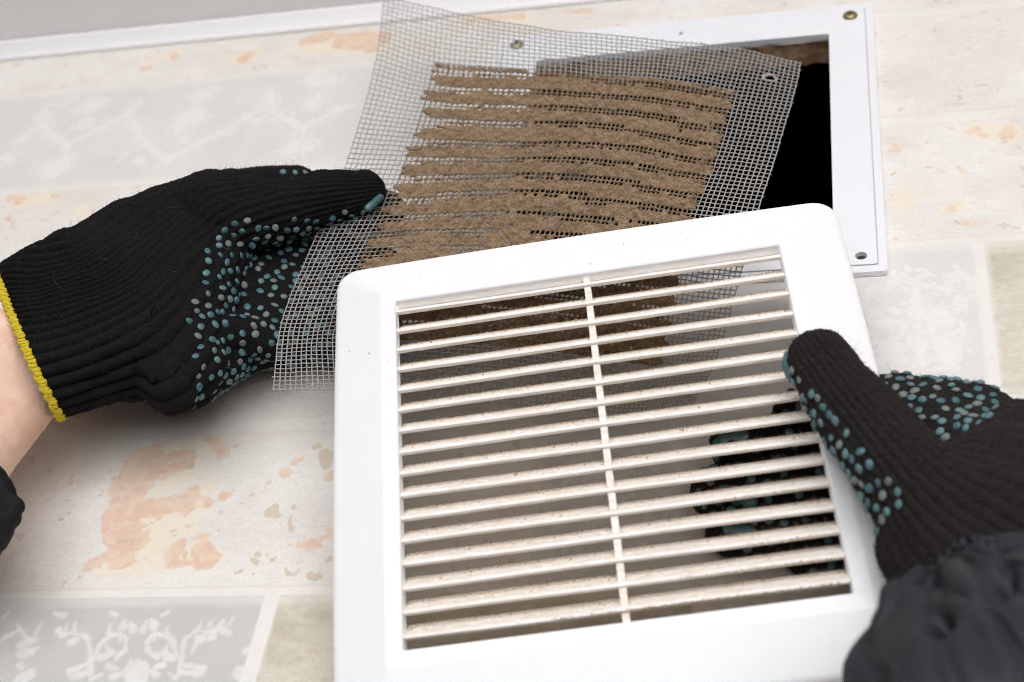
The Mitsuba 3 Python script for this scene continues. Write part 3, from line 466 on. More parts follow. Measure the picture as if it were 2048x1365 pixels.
# ---------------------------------------------------------------- the insect screen clogged with dust
NCX, NCY = 84, 88
CTRL = [(0.000, 0.000, -0.12686, -0.03350, 2.37750), (0.120, 0.000, -0.10329, -0.03150, 2.36838), (0.450, 0.000, -0.03841, -0.02950, 2.34182), (0.870, 0.000, 0.03274, -0.01650, 2.33688), (1.000, 0.000, 0.05282, -0.01250, 2.32994), (0.000, 0.130, -0.12185, -0.03450, 2.33788), (0.120, 0.130, -0.09834, -0.03250, 2.32635), (0.450, 0.130, -0.03482, -0.03150, 2.30979), (0.870, 0.130, 0.02893, -0.01850, 2.30483), (1.000, 0.130, 0.04967, -0.01450, 2.30242), (0.000, 0.500, -0.11995, -0.03450, 2.23078), (0.120, 0.500, -0.09904, -0.03450, 2.22939), (0.450, 0.500, -0.04047, -0.03450, 2.22530), (0.870, 0.500, 0.01656, -0.02450, 2.22118), (1.000, 0.500, 0.03721, -0.02150, 2.21849), (0.000, 0.860, -0.12619, -0.02950, 2.16557), (0.120, 0.860, -0.10890, -0.02750, 2.16741), (0.450, 0.860, -0.05227, -0.02150, 2.16506), (0.870, 0.860, 0.00861, -0.02050, 2.15253), (1.000, 0.860, 0.02499, -0.01850, 2.15207), (0.000, 1.000, -0.12470, -0.02450, 2.14590), (0.120, 1.000, -0.10466, -0.02250, 2.14592), (0.500, 1.000, -0.04524, -0.01750, 2.14002), (0.870, 1.000, 0.00527, -0.01750, 2.13469), (1.000, 1.000, 0.01905, -0.01650, 2.13777)]
cu = np.array([c[:2] for c in CTRL])
cw = np.array([c[2:] for c in CTRL])
sheet = RBFInterpolator(cu, cw, kernel='thin_plate_spline', smoothing=0.0)


def sheet_at(u, v):
    return sheet(np.c_[np.ravel(u), np.ravel(v)])


gu, gv = np.meshgrid(np.linspace(0, 1, NCX * 4 + 1), np.linspace(0, 1, NCY * 4 + 1), indexing='ij')
SP = sheet_at(gu, gv).reshape(*gu.shape, 3)
wav = meshkit.fbm(np.stack([gu * 6, gv * 6, 0 * gu], -1), 2) - 0.5
SP[..., 1] += 0.0022 * wav
jit = 0.00022 * (np.stack([meshkit.noise(np.stack([gu * 60, gv * 60, 0 * gu + 3 * k], -1), k) for k in range(3)], -1) - 0.5)
SP = SP + jit
tu, tv = np.gradient(SP, axis=0), np.gradient(SP, axis=1)
SN = np.cross(tu, tv)
SN /= np.linalg.norm(SN, axis=-1, keepdims=True)
if SN[..., 1].mean() > 0:
    SN = -SN                                   # towards the camera's side
HOLE_C = np.array((0.04094, -0.01450, 2.31729))
dh = np.linalg.norm(SP - HOLE_C, axis=-1)
dmin = np.unravel_index(dh.argmin(), dh.shape)
HC = SP[dmin]
dh = np.linalg.norm(SP - HC, axis=-1)
HR = 0.0026
lines, rad = [], []
TR_ = 0.00023


def runs(ok):
    idx = np.flatnonzero(ok)
    return [g for g in np.split(idx, np.flatnonzero(np.diff(idx) > 1) + 1) if len(g) > 2]


for i in range(0, NCX * 4 + 1, 4):
    for g in runs(dh[i] > HR):
        ph = np.cos(g / 4 * np.pi + (i // 4) * np.pi)
        lines.append(SP[i, g] + SN[i, g] * (0.00010 * ph)[:, None]); rad.append(TR_ * rng.uniform(0.92, 1.1))
for j in range(0, NCY * 4 + 1, 4):
    for g in runs(dh[:, j] > HR):
        ph = -np.cos(g / 4 * np.pi + (j // 4) * np.pi)
        lines.append(SP[g, j] + SN[g, j] * (0.00010 * ph)[:, None]); rad.append(TR_ * rng.uniform(0.88, 1.05))
# frayed ends of cut threads
for i in range(0, NCX * 4 + 1, 4):
    for j, s in ((0, -1), (NCY * 4, 1)):
        e = tv[i, j] / np.linalg.norm(tv[i, j]) * s
        lines.append(SP[i, j] + np.linspace(0, 1, 4)[:, None] * (e * rng.uniform(0.0002, 0.0009) + rng.normal(0, 0.00012, 3))); rad.append(TR_ * 0.9)
for j in range(0, NCY * 4 + 1, 4):
    for i, s in ((0, -1), (NCX * 4, 1)):
        e = tu[i, j] / np.linalg.norm(tu[i, j]) * s
        lines.append(SP[i, j] + np.linspace(0, 1, 4)[:, None] * (e * rng.uniform(0.0001, 0.0007) + rng.normal(0, 0.00012, 3))); rad.append(TR_ * 0.9)
mat('fibreglass', proc(lambda p, n, uv: mix((0.30, 0.29, 0.28), (0.40, 0.385, 0.37), noise(p.x * 900, p.y * 900, p.z * 900))), 0.5, 0.4)
ME = 'mesh_screen'
tag(put('netting', tubes(lines, rad, 5), 'fibreglass', ME, True), kind='stuff')
tag(ME, 'grey insect screen matted with bands of brown dust, pinched by a glove', 'mesh screen')
# rim melted around the screw hole
a = np.linspace(0, 2 * np.pi, 33)
hu, hv = tu[dmin] / np.linalg.norm(tu[dmin]), tv[dmin] / np.linalg.norm(tv[dmin])
hv = hv - hu * (hv @ hu)
hv /= np.linalg.norm(hv)
rim = HC + (np.cos(a)[:, None] * hu + np.sin(a)[:, None] * hv) * 0.0025 * (1 + 0.1 * np.sin(3 * a))[:, None] + SN[dmin] * 0.0001
rr = 0.00042 + 0.0003 * np.maximum(0, np.cos(a - 3.6))
put('hole_rim', tubes([rim], [rr], 8), 'fibreglass', ME, True)

# dust: a matted layer over the threads, open along the two rows in front of each slat gap
iu0, iu1, jv0, jv1 = 36, 297, 45, 303
I, J = np.meshgrid(np.arange(iu0, iu1), np.arange(jv0, jv1), indexing='ij')      # quads of the quarter-cell grid
ci, cj = I // 4, J // 4
fu, fv = (I % 4 + 0.5) / 4, (J % 4 + 0.5) / 4
un, vn = (I - iu0) / (iu1 - iu0), (J - jv0) / (jv1 - jv0)
cell = meshkit.noise(np.stack([ci * 1.0 + 0.5, cj * 1.0 + 0.5, 0 * ci], -1) * 1.7, 11)
patch = meshkit.fbm(np.stack([ci / 7.0, cj / 9.0, 0 * ci + 2.0], -1), 3, 12)
BP = 64.0 / 15
band = (cj - 11 + 0.9 * np.sin(ci / 13.0) * (un - 0.3)) / BP
bi = np.floor(band)
bf = (band - bi) * BP                                  # row within the band 0 .. 4.27
thick = 0.37 - 0.20 * (un < 0.30) * (vn < 0.55) + 0.26 * np.exp(-((un - 0.34) / 0.07) ** 2) * (vn > 0.08) + 0.35 * np.clip((vn - 0.35) / 0.5, 0, 1) - 0.12 * (un > 0.5)
p1 = 1.0 - np.clip((patch - 0.62 + 0.42 * (thick - 0.4)) * 4, 0, 0.9)
p2 = 0.74 - np.clip((patch - 0.55 + 0.55 * (thick - 0.4)) * 4, 0, 0.8)
opened = ((bf < 1.0) & (cell < p1)) | ((bf >= 1.0) & (bf < 2.0) & (cell < p2)) | ((bf >= 2) & (cell < 0.10 - 0.1 * patch))
rag = meshkit.noise(np.stack([I * 0.9, J * 0.9, 0 * I + 5.0], -1), 13)
cx, cy = np.abs(fu - 0.5), np.abs(fv - 0.5)
inhole = opened & (np.hypot(cx, cy * 1.05) < 0.50 + 0.30 * (rag - 0.5))
slit = opened & (bf < 1.0) & (cy < 0.3) & (rag < 0.22)
edge_l = iu0 + 2 + 46 * meshkit.noise(np.stack([0 * I + 0.5, J * 0.35, 0 * I + 1.0], -1), 14) ** 2 * ((bf >= 0) & (bf < 2.2)) + 16 * meshkit.noise(np.stack([0 * I + 3.5, J * 0.55, 0 * I + 2.0], -1), 17)
edge_r = iu1 - 3 - 22 * meshkit.noise(np.stack([0 * I + 9.5, J * 0.40, 0 * I + 1.0], -1), 15) ** 2 * (bf < 2.4) - 9 * meshkit.noise(np.stack([0 * I + 7.5, J * 0.6, 0 * I + 2.0], -1), 18)
full = (~inhole) & (~slit) & (I > edge_l) & (I < edge_r)
thr = ((I % 4 == 0) | (I % 4 == 3) | (J % 4 == 0) | (J % 4 == 3))
sparse = (J < jv0 + 8) | (J > jv1 - 7)
full &= ~(sparse & (rag > 0.55) & ~thr)
nv = np.stack([np.arange(SP.shape[0])[:, None] + 0 * np.arange(SP.shape[1])[None], 0 * np.arange(SP.shape[0])[:, None] + np.arange(SP.shape[1])[None], np.zeros(SP.shape[:2])], -1).astype(float)
lump = meshkit.fbm(nv * 0.55, 3, 16)
bandv = ((nv[..., 1] / 4 - 11 + 0.9 * np.sin(nv[..., 0] / 52.0) * ((nv[..., 0] - iu0) / (iu1 - iu0) - 0.3)) / BP) % 1.0
bul = np.sin(np.pi * np.clip((bandv - 0.42) / 0.58, 0, 1)) ** 0.7
weave = np.maximum(np.cos(nv[..., 0] * np.pi / 2), np.cos(nv[..., 1] * np.pi / 2))
off = 0.00016 + 0.00024 * weave + 0.00036 * bul + 0.00065 * (lump - 0.45) + 0.00018 * (rng.uniform(0, 1, lump.shape) - 0.5)
PT = SP + SN * off[..., None] + rng.normal(0, 0.00004, SP.shape)
PB = SP - SN * (0.00018 + 0.0004 * lump)[..., None]
nJ = SP.shape[1]
qi, qj = I[full], J[full]
q = np.stack([qi * nJ + qj, (qi + 1) * nJ + qj, (qi + 1) * nJ + qj + 1, qi * nJ + qj + 1], -1)
qb = q + SP.shape[0] * nJ
F1 = np.vstack([q[:, [0, 1, 2]], q[:, [0, 2, 3]], qb[:, [0, 2, 1]], qb[:, [0, 3, 2]]])
# side walls along the ragged edges
fullp = np.zeros((SP.shape[0], nJ), bool)
fullp[qi, qj] = True
S = []
off2 = SP.shape[0] * nJ
for di, dj, e0, e1 in ((-1, 0, (0, 0), (0, 1)), (1, 0, (1, 0), (1, 1)), (0, -1, (0, 0), (1, 0)), (0, 1, (0, 1), (1, 1))):
    nb = np.roll(np.roll(fullp, -di, 0), -dj, 1)
    bi_, bj_ = np.nonzero(fullp & ~nb)
    a0, a1 = (bi_ + e0[0]) * nJ + bj_ + e0[1], (bi_ + e1[0]) * nJ + bj_ + e1[1]
    S.append(np.stack([a0, a1, a1 + off2, a0 + off2], -1))
S = np.vstack(S)
F1 = np.vstack([F1, S[:, [0, 1, 2]], S[:, [0, 2, 3]]])
V1 = np.vstack([PT.reshape(-1, 3), PB.reshape(-1, 3)])
dl = []
for i in range(iu0 + 8, iu1 - 8, 4):
    s0, s1 = jv0 + int(rng.integers(0, 9)), jv1 - int(rng.integers(0, 9))
    dl.append(SP[i, s0:s1] + SN[i, s0:s1] * (0.00010 * np.cos(np.arange(s0, s1) / 4 * np.pi + (i // 4) * np.pi))[:, None])
for j in range((jv0 // 4 + 1) * 4, jv1, 4):
    s0, s1 = iu0 + int(rng.integers(14, 40)), iu1 - int(rng.integers(3, 18))
    dl.append(SP[s0:s1, j] - SN[s0:s1, j] * (0.00010 * np.cos(np.arange(s0, s1) / 4 * np.pi + (j // 4) * np.pi))[:, None])
vt, ft0 = tubes(dl, [TR_ * 1.18 * (0.9 + 0.40 * rng.uniform(0, 1, len(l))) for l in dl], 6)
us = np.unique(F1)
remap = np.zeros(len(V1), int)
remap[us] = np.arange(len(us))
mat('mesh_dust', proc(lambda p, n, uv: mix((0.135, 0.091, 0.055), (0.305, 0.217, 0.142), smoothstep(0.25, 0.75, 0.55 * noise(p.x * 2300, p.y * 2300, p.z * 2300) + 0.45 * fbm(p.x * 500, p.y * 500, p.z * 500, 2)))), 1.0, 0.0)
tag(put('dust_layer', join([(V1[us], remap[F1]), (vt, ft0)]), 'mesh_dust', ME, False), 'brown dust matted in bands across the screen', kind='stuff')

# pale fluff and loose fibres caught on the dust
fr_, fd_, fl_ = [], [], []
for (fu_, fv_, n_, w_) in ((0.52, 0.43, 90, 0.010), (0.50, 0.53, 60, 0.008), (0.44, 0.44, 40, 0.008), (0.46, 0.36, 30, 0.008), (0.5, 0.5, 1500, 0.24), (0.45, 0.3, 30, 0.05)):
    uu, vv = np.clip(fu_ + rng.normal(0, w_, n_), 0.14, 0.85), np.clip(fv_ + rng.normal(0, w_, n_), 0.15, 0.84)
    ii, jj = (uu * NCX * 4).astype(int), (vv * NCY * 4).astype(int)
    fr_.append(SP[ii, jj] + SN[ii, jj] * rng.uniform(0.0006, 0.0011, (n_, 1)))
    fd_.append(SN[ii, jj] * 0.25 + rng.normal(0, 1, (n_, 3)) * 0.6)
    fl_.append(rng.uniform(0.0008, 0.0032, n_))
mat('fluff', proc(lambda p, n, uv: mix((0.20, 0.15, 0.105), (0.26, 0.235, 0.21), smoothstep(0.3, 0.7, noise(p.x * 150, p.y * 150, p.z * 150)))), 1.0, 0.0)
tag(put('fluff', hairs(np.vstack(fr_), np.vstack(fd_), np.concatenate(fl_), 0.00005, 0.7), 'fluff', ME, False), kind='stuff')

# ---------------------------------------------------------------- knitted gloves, forearm, jacket sleeves


def hull(*sph):
    pts = []
    for c, r in sph:
        s = trimesh.creation.icosphere(2, 1.0).vertices
        pts.append(np.asarray(c) + s * r)
    return m3.Manifold.hull_points(np.vstack(pts).astype(float))


def chain(js):
    out = [hull(a, b) for a, b in zip(js[:-1], js[1:])]
    m = out[0]
    for o in out[1:]:
        m = m + o
    return m


def to_tm(m):
    q = m.to_mesh()
    return trimesh.Trimesh(q.vert_properties[:, :3], q.tri_verts, process=True)


def flesh(m, edge, it):
    t = to_tm(m.refine_to_length(edge * 2.2))
    trimesh.smoothing.filter_taubin(t, lamb=0.5, nu=0.51, iterations=it)
    t = to_tm(m3.Manifold(m3.Mesh(t.vertices.astype(np.float32), t.faces.astype(np.uint32))).refine_to_length(edge))
    trimesh.smoothing.filter_taubin(t, lamb=0.5, nu=0.51, iterations=6)
    return t


def axis_coords(P, line):
    """for points P: arc position and the signed distance across a polyline (3-d, across = 'side' vector)"""
    line = np.asarray(line, float)
    best = np.full(len(P), 9.0)
    s_, ang, rad_ = np.zeros(len(P)), np.zeros(len(P)), np.zeros(len(P))
    acc = 0.0
    for a, b in zip(line[:-1], line[1:]):
        d = b - a
        L = np.linalg.norm(d)
        d = d / L
        t = np.clip((P - a) @ d, 0, L)
        w = P - a - t[:, None] * d
        r = np.linalg.norm(w, axis=1)
        n1 = np.cross(d, [0.0, 1.0, 0.0])
        n1 /= np.linalg.norm(n1)
        n2 = np.cross(n1, d)
        k = r < best
        s_[k] = acc + t[k]
        ang[k] = np.arctan2(w[k] @ n1, w[k] @ n2)
        rad_[k] = r[k]
        best = np.minimum(best, r)
        acc += L
    return s_, ang, rad_


mat('black_knit', proc(lambda p, n, uv: mi.Color3f(0.0072, 0.0067, 0.0068) * (0.5 + 1.0 * noise(p.x * 1900, p.y * 1900, p.z * 1900)) + mi.Color3f(0.018, 0.018, 0.018) * smoothstep(0.84, 0.93, noise(p.x * 2900, p.y * 2900, p.z * 2900))),
    0.95, 0.15, bump=lambda p, n, uv: 0.0003 * fbm(p.x * 1500, p.y * 1500, p.z * 1500, 2), sheen=0.05)
mat('brown_knit', proc(lambda p, n, uv: mi.Color3f(0.0145, 0.0126, 0.0120) * (0.5 + 1.0 * noise(p.x * 1900, p.y * 1900, p.z * 1900)) + mi.Color3f(0.02, 0.019, 0.018) * smoothstep(0.84, 0.93, noise(p.x * 2900, p.y * 2900, p.z * 2900))),
    0.95, 0.15, bump=lambda p, n, uv: 0.0003 * fbm(p.x * 1500, p.y * 1500, p.z * 1500, 2), sheen=0.1)
mat('grip_teal', proc(lambda p, n, uv: mix((0.040, 0.105, 0.120), (0.095, 0.175, 0.190), smoothstep(0.35, 0.65, fbm(p.x * 260, p.y * 260, p.z * 260, 2)))), 0.45, 0.4)
mat('grip_grey', proc(lambda p, n, uv: mix((0.09, 0.125, 0.125), (0.165, 0.19, 0.178), fbm(p.x * 260, p.y * 260, p.z * 260, 2))), 0.5, 0.4)
mat('yellow_yarn', proc(lambda p, n, uv: mix((0.50, 0.36, 0.02), (0.62, 0.50, 0.05), noise(p.x * 2500, p.y * 2500, p.z * 2500))), 0.9, 0.1)
mat('skin', proc(lambda p, n, uv: mix((0.72, 0.46, 0.345), (0.77, 0.545, 0.425), smoothstep(0.3, 0.7, fbm(p.x * 110, p.y * 110, p.z * 110, 3))) * (0.97 + 0.06 * noise(p.x * 1400, p.y * 1400, p.z * 1400))), 0.5, 0.4,
    bump=lambda p, n, uv: 0.00025 * fbm(p.x * 900, p.y * 900, p.z * 900, 3))
mat('jacket', proc(lambda p, n, uv: mi.Color3f(0.0100, 0.0114, 0.0160) * (0.9 + 0.2 * noise(p.x * 1500, p.y * 1500, p.z * 1500))), 0.6, 0.4, sheen=0.1)
mat('jacket_black', proc(lambda p, n, uv: mi.Color3f(0.006, 0.006, 0.0075) * (0.7 + 0.6 * noise(p.x * 2200, p.y * 2200, p.z * 2200))), 0.7, 0.25)

PERSON = 'person'
tag(PERSON, 'person with black dotted work gloves, bare wrist and dark sleeves, holding grille and screen', 'person')


def dots_on(tm, keep, spacing, size, parent, count, seed, flat=0.45):
    """moulded rubber grip dots sitting on the glove's palm side, each its own piece"""
    r = np.random.default_rng(seed)
    idx = np.flatnonzero(keep)
    r.shuffle(idx)
    P, N = tm.vertices, tm.vertex_normals
    # pack: start from a jittered sequence so that rows form
    chosen = []
    cell_ = {}
    g = spacing
    for i in idx:
        k = tuple((P[i] // g).astype(int))
        ok = True
        for a in (-1, 0, 1):
            for b in (-1, 0, 1):
                for c in (-1, 0, 1):
                    for j in cell_.get((k[0] + a, k[1] + b, k[2] + c), ()):
                        if np.sum((P[i] - P[j]) ** 2) < g * g:
                            ok = False
                            break
                    if not ok:
                        break
                if not ok:
                    break
            if not ok:
                break
        if ok:
            chosen.append(i)
            cell_.setdefault(k, []).append(i)
    base = trimesh.creation.icosphere(2, 1.0)
    bv, bf = base.vertices, base.faces
    for n_, i in enumerate(chosen[:count]):
        z = N[i]
        x = np.cross(z, [0.31, 0.2, 0.93]); x /= np.linalg.norm(x)
        y = np.cross(z, x)
        a = r.uniform(0, np.pi)
        x, y = np.cos(a) * x + np.sin(a) * y, -np.sin(a) * x + np.cos(a) * y
        s = size * np.array([r.uniform(0.9, 1.2), r.uniform(0.82, 1.0), flat])
        v = P[i] + (bv * s) @ np.stack([x, y, z]) + z * size * 0.12
        key = numbered(parent + '__grip_dot')
        scene[key] = mikit.ply((v, bf), 'grip_teal' if r.uniform() < 0.74 else 'grip_grey', smooth=True)
    return len(chosen)


def fuzz(tm, n, parent, bsdf, lmin, lmax, seed):
    r = np.random.default_rng(seed)
    i = r.integers(0, len(tm.vertices), n)
    nr = tm.vertex_normals[i]
    d = nr + r.normal(0, 0.7, (n, 3))
    h = hairs(tm.vertices[i] - nr * 0.0001, d, r.uniform(lmin, lmax, n) * r.uniform(0.4, 1, n), 0.000035, 0.6)
    tag(put('fuzz', h, bsdf, parent, False), kind='stuff')


def side(P, a, b):
    """> 0 on one side of the wall-plane line a -> b (x, z)"""
    return (b[0] - a[0]) * (P[:, 2] - a[1]) - (b[1] - a[1]) * (P[:, 0] - a[0])


# --- the glove holding the screen
C1, C2 = (np.array((-0.22325, -0.04100, 2.18344)), 0.0150), (np.array((-0.19774, -0.04100, 2.14090)), 0.0150)
C3, C4 = (np.array((-0.23264, -0.02900, 2.19460)), 0.0130), (np.array((-0.20856, -0.02900, 2.15685)), 0.0130)
B1, B2 = (np.array((-0.18565, -0.04300, 2.20703)), 0.0172), (np.array((-0.16650, -0.03900, 2.15064)), 0.0140)
H1, H2, H3 = (np.array((-0.16175, -0.04100, 2.22233)), 0.0178), (np.array((-0.15428, -0.03300, 2.14610)), 0.0125), (np.array((-0.16279, -0.03100, 2.18935)), 0.0165)
cuffs = hull(C1, C2, C3, C4, B1, B2)
back = hull(B1, B2, H1, H2, H3)
thumb = chain([(np.array((-0.15626, -0.04500, 2.21459)), 0.0168), (np.array((-0.13348, -0.04500, 2.21766)), 0.0114), (np.array((-0.11804, -0.04200, 2.22724)), 0.0103), (np.array((-0.10672, -0.03800, 2.23331)), 0.0088)])
index = chain([(np.array((-0.16316, -0.03100, 2.24528)), 0.0122), (np.array((-0.14308, -0.02500, 2.25579)), 0.0094), (np.array((-0.12530, -0.01300, 2.25610)), 0.0086), (np.array((-0.10835, -0.01300, 2.25427)), 0.0080)])
middle = chain([(np.array((-0.16536, -0.02500, 2.21590)), 0.0120), (np.array((-0.14502, -0.01300, 2.22483)), 0.0095), (np.array((-0.12107, -0.01250, 2.22610)), 0.0088), (np.array((-0.10159, -0.01250, 2.21854)), 0.0080)])
ring_f = chain([(np.array((-0.15942, -0.02500, 2.18750)), 0.0125), (np.array((-0.14423, -0.01500, 2.19982)), 0.0100), (np.array((-0.11918, -0.01250, 2.19913)), 0.0088), (np.array((-0.09761, -0.01250, 2.18803)), 0.0080)])
little = chain([(np.array((-0.15500, -0.02900, 2.15333)), 0.0122), (np.array((-0.14281, -0.01800, 2.17512)), 0.0092), (np.array((-0.12309, -0.01250, 2.18201)), 0.0082), (np.array((-0.10126, -0.01250, 2.17784)), 0.0074)])
heel = hull((np.array((-0.15434, -0.03700, 2.13568)), 0.0088), (np.array((-0.15180, -0.03500, 2.14953)), 0.0115), (np.array((-0.16696, -0.03700, 2.14975)), 0.0110))
palm_l = hull((np.array((-0.16044, -0.02700, 2.21892)), 0.0125), (np.array((-0.14339, -0.01250, 2.24316)), 0.0095), (np.array((-0.15291, -0.02500, 2.17118)), 0.0125), (np.array((-0.13488, -0.01250, 2.19087)), 0.0105), (np.array((-0.11697, -0.01250, 2.22571)), 0.0085), (np.array((-0.10590, -0.01250, 2.19132)), 0.0085))
crease = hull((np.array((-0.14570, -0.03900, 2.21205)), 0.0060), (np.array((-0.14232, -0.04300, 2.16165)), 0.0045))
fold1 = hull((np.array((-0.15384, -0.03500, 2.19367)), 0.0085), (np.array((-0.14021, -0.02500, 2.18864)), 0.0075))
fold2 = hull((np.array((-0.14986, -0.03500, 2.16562)), 0.0085), (np.array((-0.13274, -0.02300, 2.17180)), 0.0075))
gl = cuffs + back + thumb + index + middle + ring_f + little + heel + palm_l + fold1 + fold2
# the notch between cuff and heel of the hand
gl = gl - hull((np.array((-0.12388, -0.10000, 2.05511)), 0.0115), (np.array((-0.18040, -0.02000, 2.13234)), 0.0115), (np.array((-0.12177, -0.10000, 2.05722)), 0.0095), (np.array((-0.17770, -0.02000, 2.13505)), 0.0095))
# open end of the cuff
ca, cb = np.array((-0.25257, -0.03500, 2.21258)), np.array((-0.19048, -0.03500, 2.12213))
axl = np.array((-0.15616, -0.04100, 2.20225)) - np.array((-0.21273, -0.03700, 2.16562))
axl /= np.linalg.norm(axl)
cdir = (cb - ca) / np.linalg.norm(cb - ca)
cn = np.cross(cdir, [0.0, -1.0, 0.0])
cn /= np.linalg.norm(cn)
if cn @ axl < 0:
    cn = -cn
gl = gl.trim_by_plane(cn.tolist(), float(cn @ ca))
tm = flesh(gl, 0.00055, 14)
P0, N0 = tm.vertices.copy(), tm.vertex_normals.copy()
LINE = [(-0.22054, -0.03500, 2.16829), (-0.17767, -0.03700, 2.18401), (-0.15859, -0.04100, 2.21098), (-0.13539, -0.04300, 2.22293), (-0.11861, -0.04100, 2.22854), (-0.10531, -0.03700, 2.23469)]
from scipy.interpolate import CubicSpline
LINE = np.array(LINE)
LINE = CubicSpline(np.r_[0, np.cumsum(np.linalg.norm(np.diff(LINE, axis=0), axis=1))], LINE)(np.linspace(0, np.linalg.norm(np.diff(LINE, axis=0), axis=1).sum(), 46))
s_, ang, rad_ = axis_coords(P0, LINE)
cuff_w = np.clip((0.056 - s_) / 0.020, 0, 1)
nrib = 58
rb = np.abs(np.sin(ang * nrib / 2)) ** 0.7
fine = np.sin(ang * 36)
loops = np.sin(s_ * 2 * np.pi / 0.0013 + 2 * np.sin(ang * 20))
wr = meshkit.fbm(P0 * 70, 3, 3) - 0.5
fn = meshkit.fbm(P0 * 900, 2, 5) - 0.5
disp = cuff_w * (0.0021 * (rb - 0.6)) + (1 - cuff_w) * 0.00030 * fine + 0.00008 * loops + 0.0030 * wr + 0.0005 * fn
tm.vertices = P0 + N0 * disp[:, None]
GL = put('glove', tm, 'black_knit', PERSON, True)
tag(GL, 'black knitted glove with yellow edged cuff, thumb pinching the screen')
# grip dots: palm side
def within(x, y, poly):
    import shapely
    return shapely.contains_xy(Polygon(poly), x, y)


SL = np.array([-0.596, 1.0, 1.141])              # slant along which the palm's outline was laid out
PALM = [(-0.14633, 2.19136), (-0.14686, 2.17534), (-0.14588, 2.15607), (-0.14331, 2.14121), (-0.13800, 2.12905), (-0.13223, 2.11507), (-0.13166, 2.09878), (-0.11111, 2.10508), (-0.08341, 2.11201), (-0.08791, 2.14880), (-0.09490, 2.18211), (-0.10592, 2.18322), (-0.08158, 2.19623), (-0.08607, 2.20276), (-0.09813, 2.19749), (-0.10859, 2.19506), (-0.12306, 2.19386), (-0.13648, 2.19527)]
PEEK = [(-0.13177, 2.21765), (-0.13104, 2.22638), (-0.11199, 2.22288), (-0.10976, 2.21278)]
fx = P0 - ((P0[:, 1] + 0.06) / SL[1])[:, None] * SL
face = N0 @ SL < 0.35
pal = within(fx[:, 0], fx[:, 2], PALM) & face & (s_ > 0.02)
pal |= within(fx[:, 0], fx[:, 2], PEEK) & (P0[:, 1] > -0.040) & face
nd = dots_on(tm, pal, 0.0030, 0.00135, GL, 300, 21)

pad = hull((np.array((-0.10219, -0.03900, 2.22277)), 0.0014), (np.array((-0.09894, -0.03850, 2.22916)), 0.0014))
put('grip_pad', flesh(pad, 0.0008, 2), 'grip_teal', GL, True)
fuzz(tm, 5200, GL, 'black_knit', 0.0006, 0.0030, 31)
lint = rng.integers(0, len(tm.vertices), 260)
lint = lint[tm.vertex_normals[lint][:, 1] < 0]
tag(put('lint', hairs(tm.vertices[lint] + tm.vertex_normals[lint] * 0.0003, rng.normal(0, 1, (len(lint), 3)), rng.uniform(0.0005, 0.0026, len(lint)), 0.000035, 0.9), 'grip_grey', GL, False), kind='stuff')
# yellow overlock yarn round the cuff's edge
sec = tm.section(plane_origin=ca + cn * 0.0012, plane_normal=cn)
loop = max((np.asarray(e) for e in sec.discrete), key=len)
L_ = np.r_[0, np.cumsum(np.linalg.norm(np.diff(loop, axis=0), axis=1))]
npt = 1500
tt = np.linspace(0, L_[-1], npt)
ring_p = np.stack([np.interp(tt, L_, loop[:, k]) for k in range(3)], 1)
cen = ring_p.mean(0)
rdir = ring_p - cen
rdir -= np.outer(rdir @ cn, cn)
rdir /= np.linalg.norm(rdir, axis=1, keepdims=True)
ring_s = np.stack([np.convolve(np.r_[ring_p[-60:, k], ring_p[:, k], ring_p[:60, k]], np.ones(41) / 41, 'same')[60:-60] for k in range(3)], 1)
ph = tt / 0.0021 * 2 * np.pi
yarn = [ring_s + rdir * (0.0005 + 0.0008 * np.cos(ph + o))[:, None] - cn * (0.0014 + 0.0011 * np.sin(ph + o) + 0.0003 * np.sin(ph * 0.37))[:, None] for o in (0.0, 2.2)]
keep_y = ((ring_s - ca) @ cdir) / ((cb - ca) @ cdir) < 1.08
yarn = [y[g] for y in yarn for g in runs(keep_y)]
put('cuff_edging', tubes(yarn, 0.00055, 6), 'yellow_yarn', GL, True)

# bare forearm (the person's own body)
fa = hull((np.array((-0.19331, -0.03800, 2.17885)), 0.0125), (np.array((-0.21767, -0.03600, 2.16184)), 0.0165), (np.array((-0.20650, -0.03400, 2.14425)), 0.0095)) + hull((np.array((-0.21767, -0.03600, 2.16184)), 0.0165), (np.array((-0.20650, -0.03400, 2.14425)), 0.0100), (np.array((-0.23188, -0.04000, 2.11961)), 0.0220), (np.array((-0.22152, -0.03800, 2.09728)), 0.0150))
ft_ = flesh(fa, 0.0010, 60)
wrk = meshkit.fbm(ft_.vertices * 160, 3, 71) - 0.5
ft_.vertices = ft_.vertices + ft_.vertex_normals * (0.0006 * wrk)[:, None]
put('forearm', ft_, 'skin', PERSON, True)

# cuff of that arm's jacket
sl = hull((np.array((-0.21901, -0.03600, 2.10003)), 0.0120), (np.array((-0.20435, -0.03600, 2.09681)), 0.0040), (np.array((-0.19473, -0.03600, 2.08412)), 0.0042), (np.array((-0.19904, -0.03600, 2.07093)), 0.0070), (np.array((-0.21478, -0.03800, 2.06874)), 0.016))
st = flesh(sl, 0.0010, 4)
st.vertices = st.vertices + st.vertex_normals * (0.0022 * (np.abs(2 * meshkit.fbm(st.vertices * [70, 70, 160], 2, 8) - 1) - 0.4))[:, None]
tag(put('sleeve', st, 'jacket_black', PERSON, True), 'black sleeve end below the bare wrist')

